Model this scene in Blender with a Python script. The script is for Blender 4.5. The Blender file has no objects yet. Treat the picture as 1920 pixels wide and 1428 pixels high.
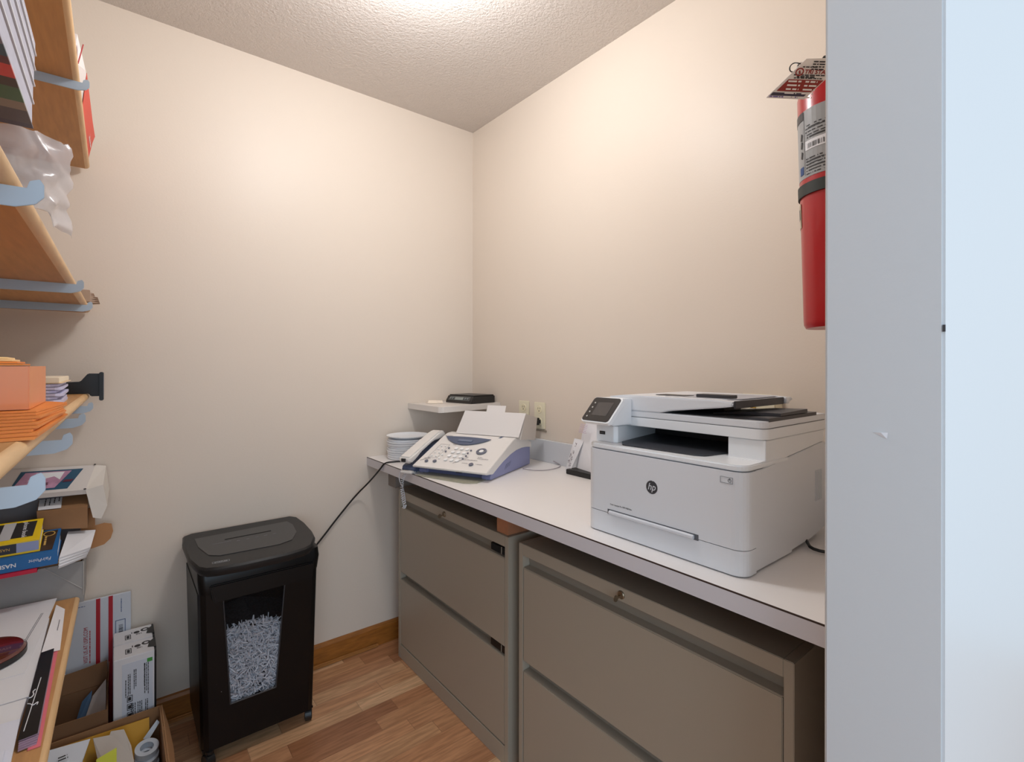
import bpy, bmesh, math, random
from mathutils import Vector, Matrix
random.seed(7)
C = bpy.context.scene.collection
PI = math.pi

# ------------------------------------------------------------------ camera, world, lights, exposure
CAM = Vector((0, 0, 1.2373)); YAW = 0.6732; ROLL = 0.0013; FPX = 926.14
fw = Vector((math.sin(YAW), math.cos(YAW), 0)); rt = Vector((math.cos(YAW), -math.sin(YAW), 0)); up = Vector((0, 0, 1))
rt2 = rt * math.cos(ROLL) + up * math.sin(ROLL); up2 = -rt * math.sin(ROLL) + up * math.cos(ROLL)
cd = bpy.data.cameras.new('camera'); cam = bpy.data.objects.new('camera', cd); C.objects.link(cam)
cd.sensor_width = 36; cd.sensor_fit = 'HORIZONTAL'; cd.lens = FPX / 1920 * 36
cd.shift_y = -(714 - 686.04) / 1920; cd.clip_start = 0.02
cam.matrix_world = Matrix(((rt2.x, up2.x, -fw.x, CAM.x), (rt2.y, up2.y, -fw.y, CAM.y), (rt2.z, up2.z, -fw.z, CAM.z), (0, 0, 0, 1)))
bpy.context.scene.camera = cam
w = bpy.data.worlds.new('world'); bpy.context.scene.world = w; w.use_nodes = True
w.node_tree.nodes['Background'].inputs[0].default_value = (0.71, 0.86, 1.0, 1)
w.node_tree.nodes['Background'].inputs[1].default_value = 0.78
def light(name, kind, loc, energy, color, size=.1, rot=(0, 0, 0), size_y=None):
    l = bpy.data.lights.new(name, kind); l.energy = energy; l.color = color
    if kind == 'AREA':
        l.size = size
        if size_y: l.shape = 'RECTANGLE'; l.size_y = size_y
    else: l.shadow_soft_size = size
    o = bpy.data.objects.new(name, l); o.location = loc; o.rotation_euler = rot; C.objects.link(o); return o
light('ceiling_bulb', 'POINT', (.62, 1.18, 2.29), 15.0, (.97, .985, 1.0), .09)
light('hall_fill_light', 'AREA', (-.75, -2.3, 1.35), 21, (.66, .83, 1.0), 1.6, (math.radians(84), 0, math.radians(-20)), 1.6)  # cool daylight fill from behind the camera, aimed into the room; window unseen
light('wall_face_fill_light', 'AREA', (2.4, -2.0, 1.6), 10, (1.0, 1.0, .93), 1.4, (math.radians(82), 0, math.radians(25)), 1.6)  # added fill that brightens the white wall face; no known window here
vs = bpy.context.scene.view_settings
bpy.context.scene.display_settings.display_device = 'sRGB'
vs.view_transform = 'Standard'; vs.look = 'None'; vs.gamma = 1; vs.use_curve_mapping = False
vs.exposure = 0.41

# ------------------------------------------------------------------ materials
def lin(c):
    return tuple((x / 255 / 12.92 if x / 255 <= .04045 else ((x / 255 + .055) / 1.055) ** 2.4) for x in c) + (1,)
def mat(name, rgb, rough=.5, metal=0, bump=0, bscale=200, var=0, vscale=8, spec=.5, trans=0, alpha=1, coat=0, stretch=None):
    m = bpy.data.materials.new(name); m.use_nodes = True; nt = m.node_tree; b = nt.nodes['Principled BSDF']
    b.inputs['Base Color'].default_value = lin(rgb); b.inputs['Roughness'].default_value = rough
    b.inputs['Metallic'].default_value = metal; b.inputs['Specular IOR Level'].default_value = spec
    b.inputs['Transmission Weight'].default_value = trans; b.inputs['Alpha'].default_value = alpha
    b.inputs['Coat Weight'].default_value = coat
    tc = nt.nodes.new('ShaderNodeTexCoord'); mp = nt.nodes.new('ShaderNodeMapping')
    nt.links.new(tc.outputs['Object'], mp.inputs[0])
    if stretch: mp.inputs['Scale'].default_value = stretch
    if bump:
        n = nt.nodes.new('ShaderNodeTexNoise'); n.inputs['Scale'].default_value = bscale; n.inputs['Detail'].default_value = 3
        nt.links.new(mp.outputs[0], n.inputs[0])
        bp = nt.nodes.new('ShaderNodeBump'); bp.inputs['Strength'].default_value = bump; bp.inputs['Distance'].default_value = .002
        nt.links.new(n.outputs[0], bp.inputs['Height']); nt.links.new(bp.outputs[0], b.inputs['Normal'])
    if var:
        n = nt.nodes.new('ShaderNodeTexNoise'); n.inputs['Scale'].default_value = vscale; n.inputs['Detail'].default_value = 4
        nt.links.new(mp.outputs[0], n.inputs[0])
        r = nt.nodes.new('ShaderNodeValToRGB'); c = lin(rgb)
        r.color_ramp.elements[0].position = .3; r.color_ramp.elements[1].position = .7
        r.color_ramp.elements[0].color = tuple(x * (1 - var) for x in c[:3]) + (1,)
        r.color_ramp.elements[1].color = tuple(min(1, x * (1 + var)) for x in c[:3]) + (1,)
        nt.links.new(n.outputs[0], r.inputs[0]); nt.links.new(r.outputs[0], b.inputs['Base Color'])
    return m
def M(n, *a, **k):
    if n not in MATS: MATS[n] = mat(n, *a, **k)
    return MATS[n]
MATS = {}
wallm = M('cream wall paint', (226, 213, 199), .44, bump=.10, bscale=160, spec=.28)
ceilm = M('textured ceiling paint', (216, 208, 202), .55, bump=.8, bscale=110)
colm = M('grey white wall paint', (214, 217, 220), .45, bump=.12, bscale=70)
lam = M('white laminate', (236, 232, 230), .32)
seam = M('dark laminate edge', (58, 42, 36), .5)
oak = M('oak trim', (158, 98, 38), .42, var=.22, vscale=6, stretch=(3, 20, 20))
ply = M('maple plywood', (196, 146, 92), .5, var=.10, vscale=5, stretch=(22, 2, 20))
nose = M('maple nosing', (222, 182, 132), .42, var=.08, vscale=6, stretch=(20, 2, 20))
steel = M('blue grey bracket enamel', (168, 182, 196), .38)
putty = M('putty enamel', (172, 162, 146), .38, bump=.03, bscale=500)
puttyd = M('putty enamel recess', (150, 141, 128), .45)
dark = M('black plastic', (22, 22, 23), .38)
blackg = M('gloss black plastic', (11, 11, 12), .34, spec=.3)
blackm = M('matt black plastic', (36, 34, 33), .45, bump=.05, bscale=500)
white = M('white plastic', (226, 228, 232), .34)
whiteb = M('bright white plastic', (238, 240, 242), .28)
grey = M('grey plastic', (120, 122, 128), .4)
dgrey = M('dark grey plastic', (62, 62, 66), .42)
paper = M('white paper', (232, 232, 236), .7)
ink = M('black ink', (40, 38, 40), .6)
inkr = M('red ink', (176, 30, 44), .6)
inkb = M('blue ink', (42, 74, 128), .6)
card = M('brown cardboard', (152, 112, 76), .75, var=.07, vscale=12)
cardd = M('worn kraft cardboard', (128, 92, 62), .8, var=.10, vscale=12)
chrome = M('chrome', (200, 200, 205), .2, 1)
brass = M('brass', (190, 160, 90), .25, 1)
ivory = M('ivory plastic', (236, 228, 202), .4)
dkwood = M('dark block wood', (190, 128, 92), .6, var=.15, vscale=15)

def floor_material():
    m = bpy.data.materials.new('oak strip floor'); m.use_nodes = True; nt = m.node_tree; N = nt.nodes; L = nt.links
    b = N['Principled BSDF']; tc = N.new('ShaderNodeTexCoord'); sp = N.new('ShaderNodeSeparateXYZ'); L.new(tc.outputs['Object'], sp.inputs[0])
    def mth(op, a, c=None):
        n = N.new('ShaderNodeMath'); n.operation = op
        for i, v in enumerate((a, c)):
            if v is None: continue
            if isinstance(v, (int, float)): n.inputs[i].default_value = v
            else: L.new(v, n.inputs[i])
        return n.outputs[0]
    W, LEN = .066, .36
    ry = mth('DIVIDE', sp.outputs['Y'], W); row = mth('FLOOR', ry); fy = mth('FRACT', ry)
    wn = N.new('ShaderNodeTexWhiteNoise'); wn.noise_dimensions = '1D'; L.new(row, wn.inputs['W'])
    sx = mth('ADD', mth('DIVIDE', sp.outputs['X'], LEN), mth('MULTIPLY', wn.outputs['Value'], 7.3))
    ix = mth('FLOOR', sx); fx = mth('FRACT', sx)
    cmb = N.new('ShaderNodeCombineXYZ'); L.new(ix, cmb.inputs[0]); L.new(row, cmb.inputs[1])
    w2 = N.new('ShaderNodeTexWhiteNoise'); w2.noise_dimensions = '3D'; L.new(cmb.outputs[0], w2.inputs['Vector'])
    ramp = N.new('ShaderNodeValToRGB'); e = ramp.color_ramp.elements
    e[0].position = 0; e[0].color = lin((160, 106, 72)); e[1].position = 1; e[1].color = lin((230, 188, 146))
    for p, c in ((.3, (210, 156, 114)), (.55, (192, 136, 96)), (.8, (208, 158, 116))):
        q = e.new(p); q.color = lin(c)
    L.new(w2.outputs['Value'], ramp.inputs[0])
    mp = N.new('ShaderNodeMapping'); mp.inputs['Scale'].default_value = (5, 46, 1)
    off = N.new('ShaderNodeVectorMath'); off.operation = 'ADD'; L.new(tc.outputs['Object'], off.inputs[0]); L.new(w2.outputs['Color'], off.inputs[1])
    L.new(off.outputs[0], mp.inputs[0]); nz = N.new('ShaderNodeTexNoise'); nz.inputs['Scale'].default_value = 2.2; nz.inputs['Detail'].default_value = 6
    L.new(mp.outputs[0], nz.inputs[0])
    r2 = N.new('ShaderNodeValToRGB'); r2.color_ramp.elements[0].position = .35; r2.color_ramp.elements[0].color = (.74, .70, .66, 1)
    r2.color_ramp.elements[1].position = .62; r2.color_ramp.elements[1].color = (1.05, 1.05, 1.05, 1); L.new(nz.outputs[0], r2.inputs[0])
    mx = N.new('ShaderNodeMix'); mx.data_type = 'RGBA'; mx.blend_type = 'MULTIPLY'; mx.inputs[0].default_value = 1
    L.new(ramp.outputs[0], mx.inputs[6]); L.new(r2.outputs[0], mx.inputs[7])
    gap = mth('MAXIMUM', mth('LESS_THAN', fy, .022), mth('LESS_THAN', fx, .005))
    m2 = N.new('ShaderNodeMix'); m2.data_type = 'RGBA'; L.new(mth('MULTIPLY', gap, .45), m2.inputs[0]); L.new(mx.outputs[2], m2.inputs[6]); m2.inputs[7].default_value = lin((96, 62, 40))
    L.new(m2.outputs[2], b.inputs['Base Color']); b.inputs['Roughness'].default_value = .34
    return m
def speckle_ceiling(m):
    nt = m.node_tree
    for n in nt.nodes:
        if n.type == 'BUMP': n.inputs['Distance'].default_value = .006
        if n.type == 'TEX_NOISE': n.inputs['Roughness'].default_value = .65
speckle_ceiling(ceilm)

# ------------------------------------------------------------------ geometry helpers
WM = {}
class B:
    def __init__(s): s.bm = bmesh.new()
    def box(s, x0, y0, z0, x1, y1, z1, bev=0, seg=2):
        b2 = bmesh.new()
        bmesh.ops.create_cube(b2, size=1)
        for v in b2.verts: v.co = Vector(((x0 + x1) / 2 + v.co.x * (x1 - x0), (y0 + y1) / 2 + v.co.y * (y1 - y0), (z0 + z1) / 2 + v.co.z * (z1 - z0)))
        if bev: bmesh.ops.bevel(b2, geom=list(b2.edges), offset=bev, segments=seg, affect='EDGES', clamp_overlap=True)
        s._add(b2); return s
    def _add(s, b2):
        me = bpy.data.meshes.new('t'); b2.to_mesh(me); b2.free(); s.bm.from_mesh(me); bpy.data.meshes.remove(me)
    def prism(s, poly, axis, a, b, bev=0, skew=None):
        # poly: 2D points; axis 'x': (y,z) ; 'y': (x,z) ; 'z': (x,y)
        f = {'x': lambda p, t: Vector((t, p[0], p[1])), 'y': lambda p, t: Vector((p[0], t, p[1])), 'z': lambda p, t: Vector((p[0], p[1], t))}[axis]
        b2 = bmesh.new(); A = [b2.verts.new(f(p, a)) for p in poly]; Bv = [b2.verts.new(f(p, b)) for p in (skew or poly)]
        n = len(poly); b2.faces.new(A); b2.faces.new(Bv[::-1])
        for i in range(n): b2.faces.new((A[i], A[(i + 1) % n], Bv[(i + 1) % n], Bv[i]))
        bmesh.ops.recalc_face_normals(b2, faces=b2.faces)
        if bev: bmesh.ops.bevel(b2, geom=list(b2.edges), offset=bev, segments=2, affect='EDGES', clamp_overlap=True)
        s._add(b2); return s
    def hull(s, pts, faces):
        b2 = bmesh.new(); V = [b2.verts.new(p) for p in pts]
        for f in faces: b2.faces.new([V[i] for i in f])
        bmesh.ops.recalc_face_normals(b2, faces=b2.faces); s._add(b2); return s
    def sheet(s, pts, t=.0008):
        # planar polygon given thickness t along its normal
        P = [Vector(p) for p in pts]; n = Vector((0, 0, 0))
        for i in range(len(P)): n += (P[i] - P[0]).cross(P[(i + 1) % len(P)] - P[0])
        n.normalize(); b2 = bmesh.new(); A = [b2.verts.new(p) for p in P]; Bv = [b2.verts.new(p - n * t) for p in P]
        b2.faces.new(A); b2.faces.new(Bv[::-1]); k = len(P)
        for i in range(k): b2.faces.new((A[i], A[(i + 1) % k], Bv[(i + 1) % k], Bv[i]))
        bmesh.ops.recalc_face_normals(b2, faces=b2.faces); s._add(b2); return s
    def tube(s, pts, r, seg=8, smooth=1):
        P = [Vector(p) for p in pts]
        for _ in range(smooth):
            Q = [P[0]]
            for i in range(len(P) - 1): Q += [P[i] * .75 + P[i + 1] * .25, P[i] * .25 + P[i + 1] * .75]
            Q.append(P[-1]); P = Q
        b2 = bmesh.new(); rings = []; pn = None
        for i, p in enumerate(P):
            d = (P[min(i + 1, len(P) - 1)] - P[max(i - 1, 0)])
            if d.length < 1e-9: d = Vector((0, 0, 1))
            d.normalize()
            if pn is None: a = d.orthogonal().normalized()
            else: a = (pn - d * pn.dot(d)); a = a.normalized() if a.length > 1e-6 else d.orthogonal().normalized()
            pn = a; c = d.cross(a)
            rr = r[i * (len(r) - 1) // max(1, len(P) - 1)] if isinstance(r, (list, tuple)) else r
            rings.append([b2.verts.new(p + (a * math.cos(2 * PI * k / seg) + c * math.sin(2 * PI * k / seg)) * rr) for k in range(seg)])
        for i in range(len(rings) - 1):
            for k in range(seg): b2.faces.new((rings[i][k], rings[i][(k + 1) % seg], rings[i + 1][(k + 1) % seg], rings[i + 1][k]))
        b2.faces.new(rings[0][::-1]); b2.faces.new(rings[-1])
        bmesh.ops.recalc_face_normals(b2, faces=b2.faces); s._add(b2); return s
    def lathe(s, prof, o, axis=Vector((0, 0, 1)), seg=40, a0=0, a1=2 * PI):
        o = Vector(o); axis = Vector(axis).normalized(); a = axis.orthogonal().normalized() if abs(axis.z) < .99 else (Vector((1, 0, 0)) - axis * axis.x).normalized(); c = axis.cross(a)
        full = abs(a1 - a0 - 2 * PI) < 1e-6; n = seg if full else seg + 1
        b2 = bmesh.new(); R = []
        for r, h in prof: R.append([b2.verts.new(o + axis * h + (a * math.cos(a0 + (a1 - a0) * k / seg) + c * math.sin(a0 + (a1 - a0) * k / seg)) * max(r, 1e-5)) for k in range(n)])
        for i in range(len(R) - 1):
            for k in range(seg): b2.faces.new((R[i][k], R[i][(k + 1) % n], R[i + 1][(k + 1) % n], R[i + 1][k]))
        bmesh.ops.remove_doubles(b2, verts=b2.verts, dist=2e-5); bmesh.ops.recalc_face_normals(b2, faces=b2.faces); s._add(b2); return s
    def disc(s, o, n, r, t=.0006, seg=24): return s.lathe([(0, 0), (r, 0), (r, t), (0, t)], o, n, seg)
def rrect(x0, y0, x1, y1, r, corners='1111', seg=6):
    # counter-clockwise from (x0,y0); corners order: (x0,y0),(x1,y0),(x1,y1),(x0,y1)
    P = []
    for i, (cx, cy, a) in enumerate(((x0 + r, y0 + r, PI), (x1 - r, y0 + r, 1.5 * PI), (x1 - r, y1 - r, 0), (x0 + r, y1 - r, .5 * PI))):
        if corners[i] == '1': P += [(cx + r * math.cos(a + k / seg * PI / 2), cy + r * math.sin(a + k / seg * PI / 2)) for k in range(seg + 1)]
        else: P.append(((x0, x1, x1, x0)[i], (y0, y0, y1, y1)[i]))
    return P
def obj(name, b, m, parent=None, label=None, local=False, smooth=False, kind=None):
    me = bpy.data.meshes.new(name); b.bm.to_mesh(me); b.bm.free(); me.materials.append(m)
    o = bpy.data.objects.new(name, me); C.objects.link(o)
    if parent is not None:
        o.parent = parent; W = WM[parent]; WM[o] = W
        if not local: me.transform(W.inverted())
    else: WM[o] = Matrix.Identity(4)
    if smooth:
        for p in me.polygons: p.use_smooth = True
        try: me.set_sharp_from_angle(angle=math.radians(35))
        except Exception: pass
    if label: o['label'] = label
    if kind: o['kind'] = kind
    return o
def thing(name, label, cat, loc=(0, 0, 0), rotz=0, group=None):
    o = bpy.data.objects.new(name, None); C.objects.link(o); o.empty_display_size = .05
    o.location = loc; o.rotation_euler = (0, 0, rotz); o['label'] = label; o['category'] = cat
    if group: o['group'] = group
    WM[o] = Matrix.Translation(Vector(loc)) @ Matrix.Rotation(rotz, 4, 'Z'); return o
def one(name, b, m, label, cat, group=None, smooth=False):
    o = obj(name, b, m, smooth=smooth); o['label'] = label; o['category'] = cat
    if group: o['group'] = group
    # put the origin at the base of the thing
    me = o.data; xs = [v.co for v in me.vertices]
    c = Vector(((min(v.x for v in xs) + max(v.x for v in xs)) / 2, (min(v.y for v in xs) + max(v.y for v in xs)) / 2, min(v.z for v in xs)))
    me.transform(Matrix.Translation(-c)); o.location = c; WM[o] = Matrix.Translation(c); return o
def struct(name, b, m, parent=None):
    o = obj(name, b, m, parent)
    if parent is None: o['kind'] = 'structure'
    return o
def text(parent, s, o, right, upv, size, m, name='lettering', ext=.0003, align='CENTER', sx=1, shear=0, local=False, bold=0):
    cu = bpy.data.curves.new('t', 'FONT'); cu.body = s; cu.size = size; cu.extrude = ext; cu.align_x = align; cu.align_y = 'CENTER'; cu.shear = shear; cu.offset = bold
    cu.resolution_u = 3
    t = bpy.data.objects.new('t', cu); C.objects.link(t); bpy.context.view_layer.update()
    me = bpy.data.meshes.new_from_object(t.evaluated_get(bpy.context.evaluated_depsgraph_get()))
    bpy.data.objects.remove(t)
    R = Vector(right).normalized(); U = Vector(upv); U = (U - R * U.dot(R)).normalized(); Nn = R.cross(U); o = Vector(o)
    for v in me.vertices: v.co = o + R * v.co.x * sx + U * v.co.y + Nn * v.co.z
    b = B(); b.bm.from_mesh(me); bpy.data.meshes.remove(me)
    return obj(name, b, m, parent, local=local)
def dashes(b, o, right, upv, wid, rows, lh, t=.0003, fill=.85, th=.45):
    # rows of tiny print too small to read in the photograph
    R = Vector(right).normalized(); U = Vector(upv); U = (U - R * U.dot(R)).normalized(); Nn = R.cross(U); o = Vector(o)
    for r in range(rows):
        x = 0; lim = wid * random.uniform(fill, 1)
        while x < lim:
            l = min(random.uniform(.6, 2.4) * lh, lim - x)
            p = o + R * x - U * (r * lh); q = U * lh * th
            b.sheet([p + Nn * t, p + R * l + Nn * t, p + R * l + q + Nn * t, p + q + Nn * t], t)
            x += l + lh * .35
def quad(b, o, right, upv, w, h, t=.0006):
    R = Vector(right).normalized(); U = Vector(upv); U = (U - R * U.dot(R)).normalized(); Nn = R.cross(U); o = Vector(o) + Nn * t
    b.sheet([o, o + R * w, o + R * w + U * h, o + U * h], t)
def frame(b, o, right, upv, w, h, lw, t=.0006):
    R = Vector(right).normalized(); U = Vector(upv); U = (U - R * U.dot(R)).normalized(); o = Vector(o)
    quad(b, o, R, U, w, lw, t); quad(b, o + U * (h - lw), R, U, w, lw, t); quad(b, o, R, U, lw, h, t); quad(b, o + R * (w - lw), R, U, lw, h, t)

# ------------------------------------------------------------------ the room
X0, Y0, H, XL = 1.412, 2.093, 2.4235, -.38
YB, YA, XC = .2596, .135, .75
struct('floor', B().box(-3, -3.5, -.05, 3, Y0 + .1, 0), floor_material())
struct('ceiling', B().box(XL - .1, YA, H, X0 + .1, Y0 + .1, H + .05), ceilm)
struct('wall_back', B().box(XL - .1, Y0, 0, X0 + .1, Y0 + .1, H), wallm)
struct('wall_right', B().box(X0, YB, 0, X0 + .1, Y0, H), wallm)
struct('wall_left', B().box(XL - .1, YA, 0, XL, Y0, H), wallm)
b = B().box(XC, YA, 0, 3, YB, H, .003)
wf = struct('wall_front', b, colm)
struct('wall_inner', B().box(XC + .004, YB, 0, X0 - .0005, YB + .0008, H), wallm)
b = B().box(XL - .1, YA, 2.08, XC - .001, YB, H); struct('wall_header', b, colm)
b = B(); b.hull([(XC - .0004, .205, 1.154), (XC - .0004, .190, 1.147), (XC - .0004, .189, 1.155), (XC - .002, .196, 1.1545)], [(0, 1, 2), (0, 1, 3), (1, 2, 3), (0, 2, 3)])
obj('paint_chip', b, paper, wf, label='small torn white paint chip')
obj('latch_mark', B().box(XC - .0005, YA - .0005, 1.278, XC + .0018, YA + .0020, 1.286), dgrey, wf, label='small dark mark on the corner')
bb = B().prism([(Y0, 0), (Y0 - .015, 0), (Y0 - .015, .078), (Y0 - .010, .088), (Y0, .090)], 'x', XL, X0)
struct('baseboard_back', bb, oak)
struct('baseboard_right', B().box(X0 - .014, YB, 0, X0, Y0 - .016, .088, .002), oak)
struct('trim_1', B().box(XL, Y0 - .028, 0, .9, Y0 - .0155, .016, .005), M('oak shoe moulding', (172, 116, 62), .42, var=.15, vscale=6, stretch=(3, 20, 20)))
# ceiling light (just above the frame)
t = thing('ceiling_light', 'small round ceiling light fixture above the middle of the room', 'lamp', (.62, 1.18, H))
obj('canopy', B().lathe([(0, 0), (.062, 0), (.062, -.012), (.030, -.03), (.022, -.05), (0, -.05)], (.62, 1.18, H)), whiteb, t, smooth=True)

# ------------------------------------------------------------------ counter along the right wall
CX, CZ = .854, .838
t = thing('countertop', 'long white laminate worktop along the right wall under the printer', 'countertop', (1.13, 1.2, CZ))
obj('top_surface', B().box(CX + .0016, YB + .001, CZ - .003, X0 - .001, Y0 - .001, CZ), lam, t)
obj('edge_seam', B().box(CX, YB + .001, CZ - .0028, CX + .0016, Y0 - .001, CZ), seam, t, label='thin dark line at the laminate edge')
obj('front_edge', B().box(CX, YB + .001, CZ - .036, CX + .018, Y0 - .001, CZ - .003), M('pale grey laminate edge', (212, 208, 212), .35), t)
obj('substrate', B().box(CX + .0185, YB + .002, CZ - .034, X0 - .001, Y0 - .001, CZ - .0035), M('chipboard underside', (120, 88, 60), .8), t)
one('backsplash', B().box(X0 - .020, YB + .001, CZ + .0003, X0 - .001, Y0 - .001, CZ + .090, .0012), M('pale grey laminate', (214, 216, 220), .35), 'low pale grey laminate backsplash along the right wall behind the fax', 'backsplash')
# ------------------------------------------------------------------ filing cabinets
FX = .937; CH = .711
def cabinet(y0, y1, label, holder):
    t = thing('filing_cabinet', label, 'filing cabinet', (FX + .22, (y0 + y1) / 2, 0), group='lateral filing cabinets under the counter')
    s = .018
    b = B()
    b.box(FX, y0, 0, FX + .455, y0 + s, CH, .0012); b.box(FX, y1 - s, 0, FX + .455, y1, CH, .0012)
    b.box(FX, y0 + s, CH - .034, FX + .455, y1 - s, CH, .0012); b.box(FX + .43, y0 + s, .01, FX + .455, y1 - s, CH - .034)
    b.box(FX, y0 + s, 0, FX + .45, y1 - s, .058, .0012)
    obj('body', b, putty, t)
    for zt, zb in ((.640, .3665), (.3335, .062)):
        d = obj('drawer', B().box(FX + .001, y0 + s + .0022, zb, FX + .018, y1 - s - .0022, zt, .0015), putty, t)
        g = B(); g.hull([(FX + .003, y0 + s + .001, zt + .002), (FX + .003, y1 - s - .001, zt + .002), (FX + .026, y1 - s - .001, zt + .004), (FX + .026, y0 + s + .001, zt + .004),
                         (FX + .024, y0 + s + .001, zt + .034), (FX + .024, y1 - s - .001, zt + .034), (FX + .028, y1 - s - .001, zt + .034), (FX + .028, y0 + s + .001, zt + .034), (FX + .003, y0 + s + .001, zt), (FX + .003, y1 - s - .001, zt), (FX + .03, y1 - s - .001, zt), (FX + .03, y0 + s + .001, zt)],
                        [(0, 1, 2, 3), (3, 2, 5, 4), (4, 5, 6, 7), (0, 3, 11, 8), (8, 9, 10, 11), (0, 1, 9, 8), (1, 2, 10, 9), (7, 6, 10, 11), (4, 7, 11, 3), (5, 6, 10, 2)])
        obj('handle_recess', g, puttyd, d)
        if holder:
            obj('label_holder', B().box(FX + .004, y0 + s + .003, zt + .008, FX + .022, y0 + s + .078, zt + .030, .001), dark, d, label='black label holder in the handle slot')
            obj('holder_clip', B().box(FX + .003, y0 + s + .020, zt + .008, FX + .005, y0 + s + .022, zt + .030), putty, d)
    yl = y0 + (y1 - y0) * .5
    k = obj('lock', B().lathe([(0, .0), (.010, 0), (.010, -.002), (.0085, -.004), (.006, -.0035), (0, -.0035)], (FX, yl, .6935), (1, 0, 0), 24), M('worn brass', (150, 136, 116), .35, .9), t)
    obj('key', B().box(FX - .016, yl - .0012, .6885, FX - .0035, yl + .0012, .6935).disc((FX - .020, yl - .001, .690), (0, 1, 0), .0075, .002, 14), M('worn brass', (0, 0, 0)), k)
    return t
cabinet(1.192, 1.951, 'grey beige two drawer filing cabinet nearest the back wall, with black label holders', True)
cabinet(.372, 1.141, 'grey beige two drawer filing cabinet below the big printer, nearest the doorway', False)
one('support_block', B().box(.945, 1.205, CH + .0005, 1.14, 1.262, CZ - .0345, .001), dkwood, 'reddish wooden block wedged between cabinet top and counter', 'wood block')
one('support_cleat', B().box(.955, Y0 - .075, CH - .012, 1.30, Y0 - .0005, CZ - .0345, .001), M('grey painted wood', (150, 140, 132), .6), 'grey painted cleat on the back wall under the counter', 'wood block')
one('gap_panel', B().box(1.02, Y0 - .12, .0, 1.36, Y0 - .10, CH - .02), M('plain brown panel', (110, 78, 50), .6), 'narrow plain brown panel in the gap behind the cabinet', 'panel')  # plain brown panel set in the gap near the back wall

# ------------------------------------------------------------------ printer
t = thing('laser_printer', 'large white all-in-one laser printer with black touchscreen on the counter', 'printer', (1.10, .648, CZ))
def foot(x0, y0, x1, y1, r=.03): return rrect(x0, y0, x1, y1, r, '1001')
# feet, tray, door, body
for (x, y) in ((.95, .48), (.95, .81), (1.26, .48), (1.26, .81)):
    obj('foot', B().lathe([(0, 0), (.012, 0), (.012, .004), (0, .004)], (x, y, CZ)), dark, t)
obj('paper_tray', B().prism(rrect(.912, .448, .958, .846, .026, '1001'), 'z', CZ + .003, .8885), white, t)
d = obj('front_door', B().prism(rrect(.912, .448, .958, .846, .026, '1001'), 'z', .8900, 1.0365), white, t)
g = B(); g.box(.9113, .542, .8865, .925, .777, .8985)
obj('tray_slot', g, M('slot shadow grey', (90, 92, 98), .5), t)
obj('tray_handle', B().tube([(.9085, .551, .8925), (.9085, .769, .8925)], .0046, 10, 0), M('pearl plastic', (214, 216, 222), .18, coat=.5), t, smooth=True, label='glossy rounded tray handle')
# side body with notch at the rear foot
prof = [(.959, CZ + .004), (1.121, CZ + .004), (1.123, .8465), (1.222, .850), (1.30, .862), (1.312, .90), (1.312, 1.055), (1.290, 1.062), (.985, 1.0365), (.959, 1.0365)]
obj('body', B().prism(prof, 'y', .450, .846, .0012), white, t)
g = B()
for k in range(7): g.box(1.244 + k * .006, .4492, .93, 1.2465 + k * .006, .4502, 1.0)
obj('side_vents', g, M('vent grey', (212, 214, 217), .5), t)
# top cover with lip
obj('top_cover', B().prism(rrect(.9135, .4485, 1.10, .846, .027, '1001'), 'z', 1.0385, 1.0500, .0025), whiteb, t, smooth=True)
obj('rear_cover', B().prism([(.985, 1.0380), (1.292, 1.0635), (1.298, 1.09), (1.0, 1.09), (1.0, 1.0505), (.985, 1.0505)], 'y', .4500, .5270, .001), whiteb, t)
obj('left_pillar', B().prism([(.948, .8455), (.948, .790), (.955, .782), (1.09, .806), (1.16, .820), (1.298, .8205), (1.298, .8455)], 'z', 1.0502, 1.0905, .001), whiteb, t)
u = obj('usb_port', B().box(.9470, .8165, 1.0675, .9485, .8335, 1.0755), dark, t)
obj('port_tongue', B().box(.9465, .819, 1.0705, .9472, .831, 1.0715), grey, u)
obj('output_cavity', B().box(1.16, .527, 1.0502, 1.29, .820, 1.0905), blackm, t, label='black rear of the paper exit')
obj('output_tray', B().prism([(.935, .752), (.932, .742), (.942, .570), (.950, .553), (.962, .548), (1.06, .535), (1.16, .5275), (1.16, .820), (1.09, .8055), (.965, .778)], 'z', 1.0502, 1.0532), M('charcoal plastic', (58, 60, 66), .4), t)
g = B()
for k in range(12): g.tube([(1.07, .55 + k * .021, 1.0885), (1.07, .558 + k * .021, 1.0885)], .0045, 8, 0)
obj('exit_rollers', g, grey, t)
# scanner
obj('scanner_bed', B().prism(foot(.995, .4485, 1.305, .846, .02), 'z', 1.0908, 1.1120, .001), whiteb, t, smooth=True)
obj('scanner_lid', B().prism(foot(.9955, .449, 1.303, .845, .02), 'z', 1.1132, 1.1275, .0015), white, t, smooth=True)
obj('bed_seam', B().prism(foot(.998, .4505, 1.300, .843, .02), 'z', 1.1118, 1.1134), dgrey, t)
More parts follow.
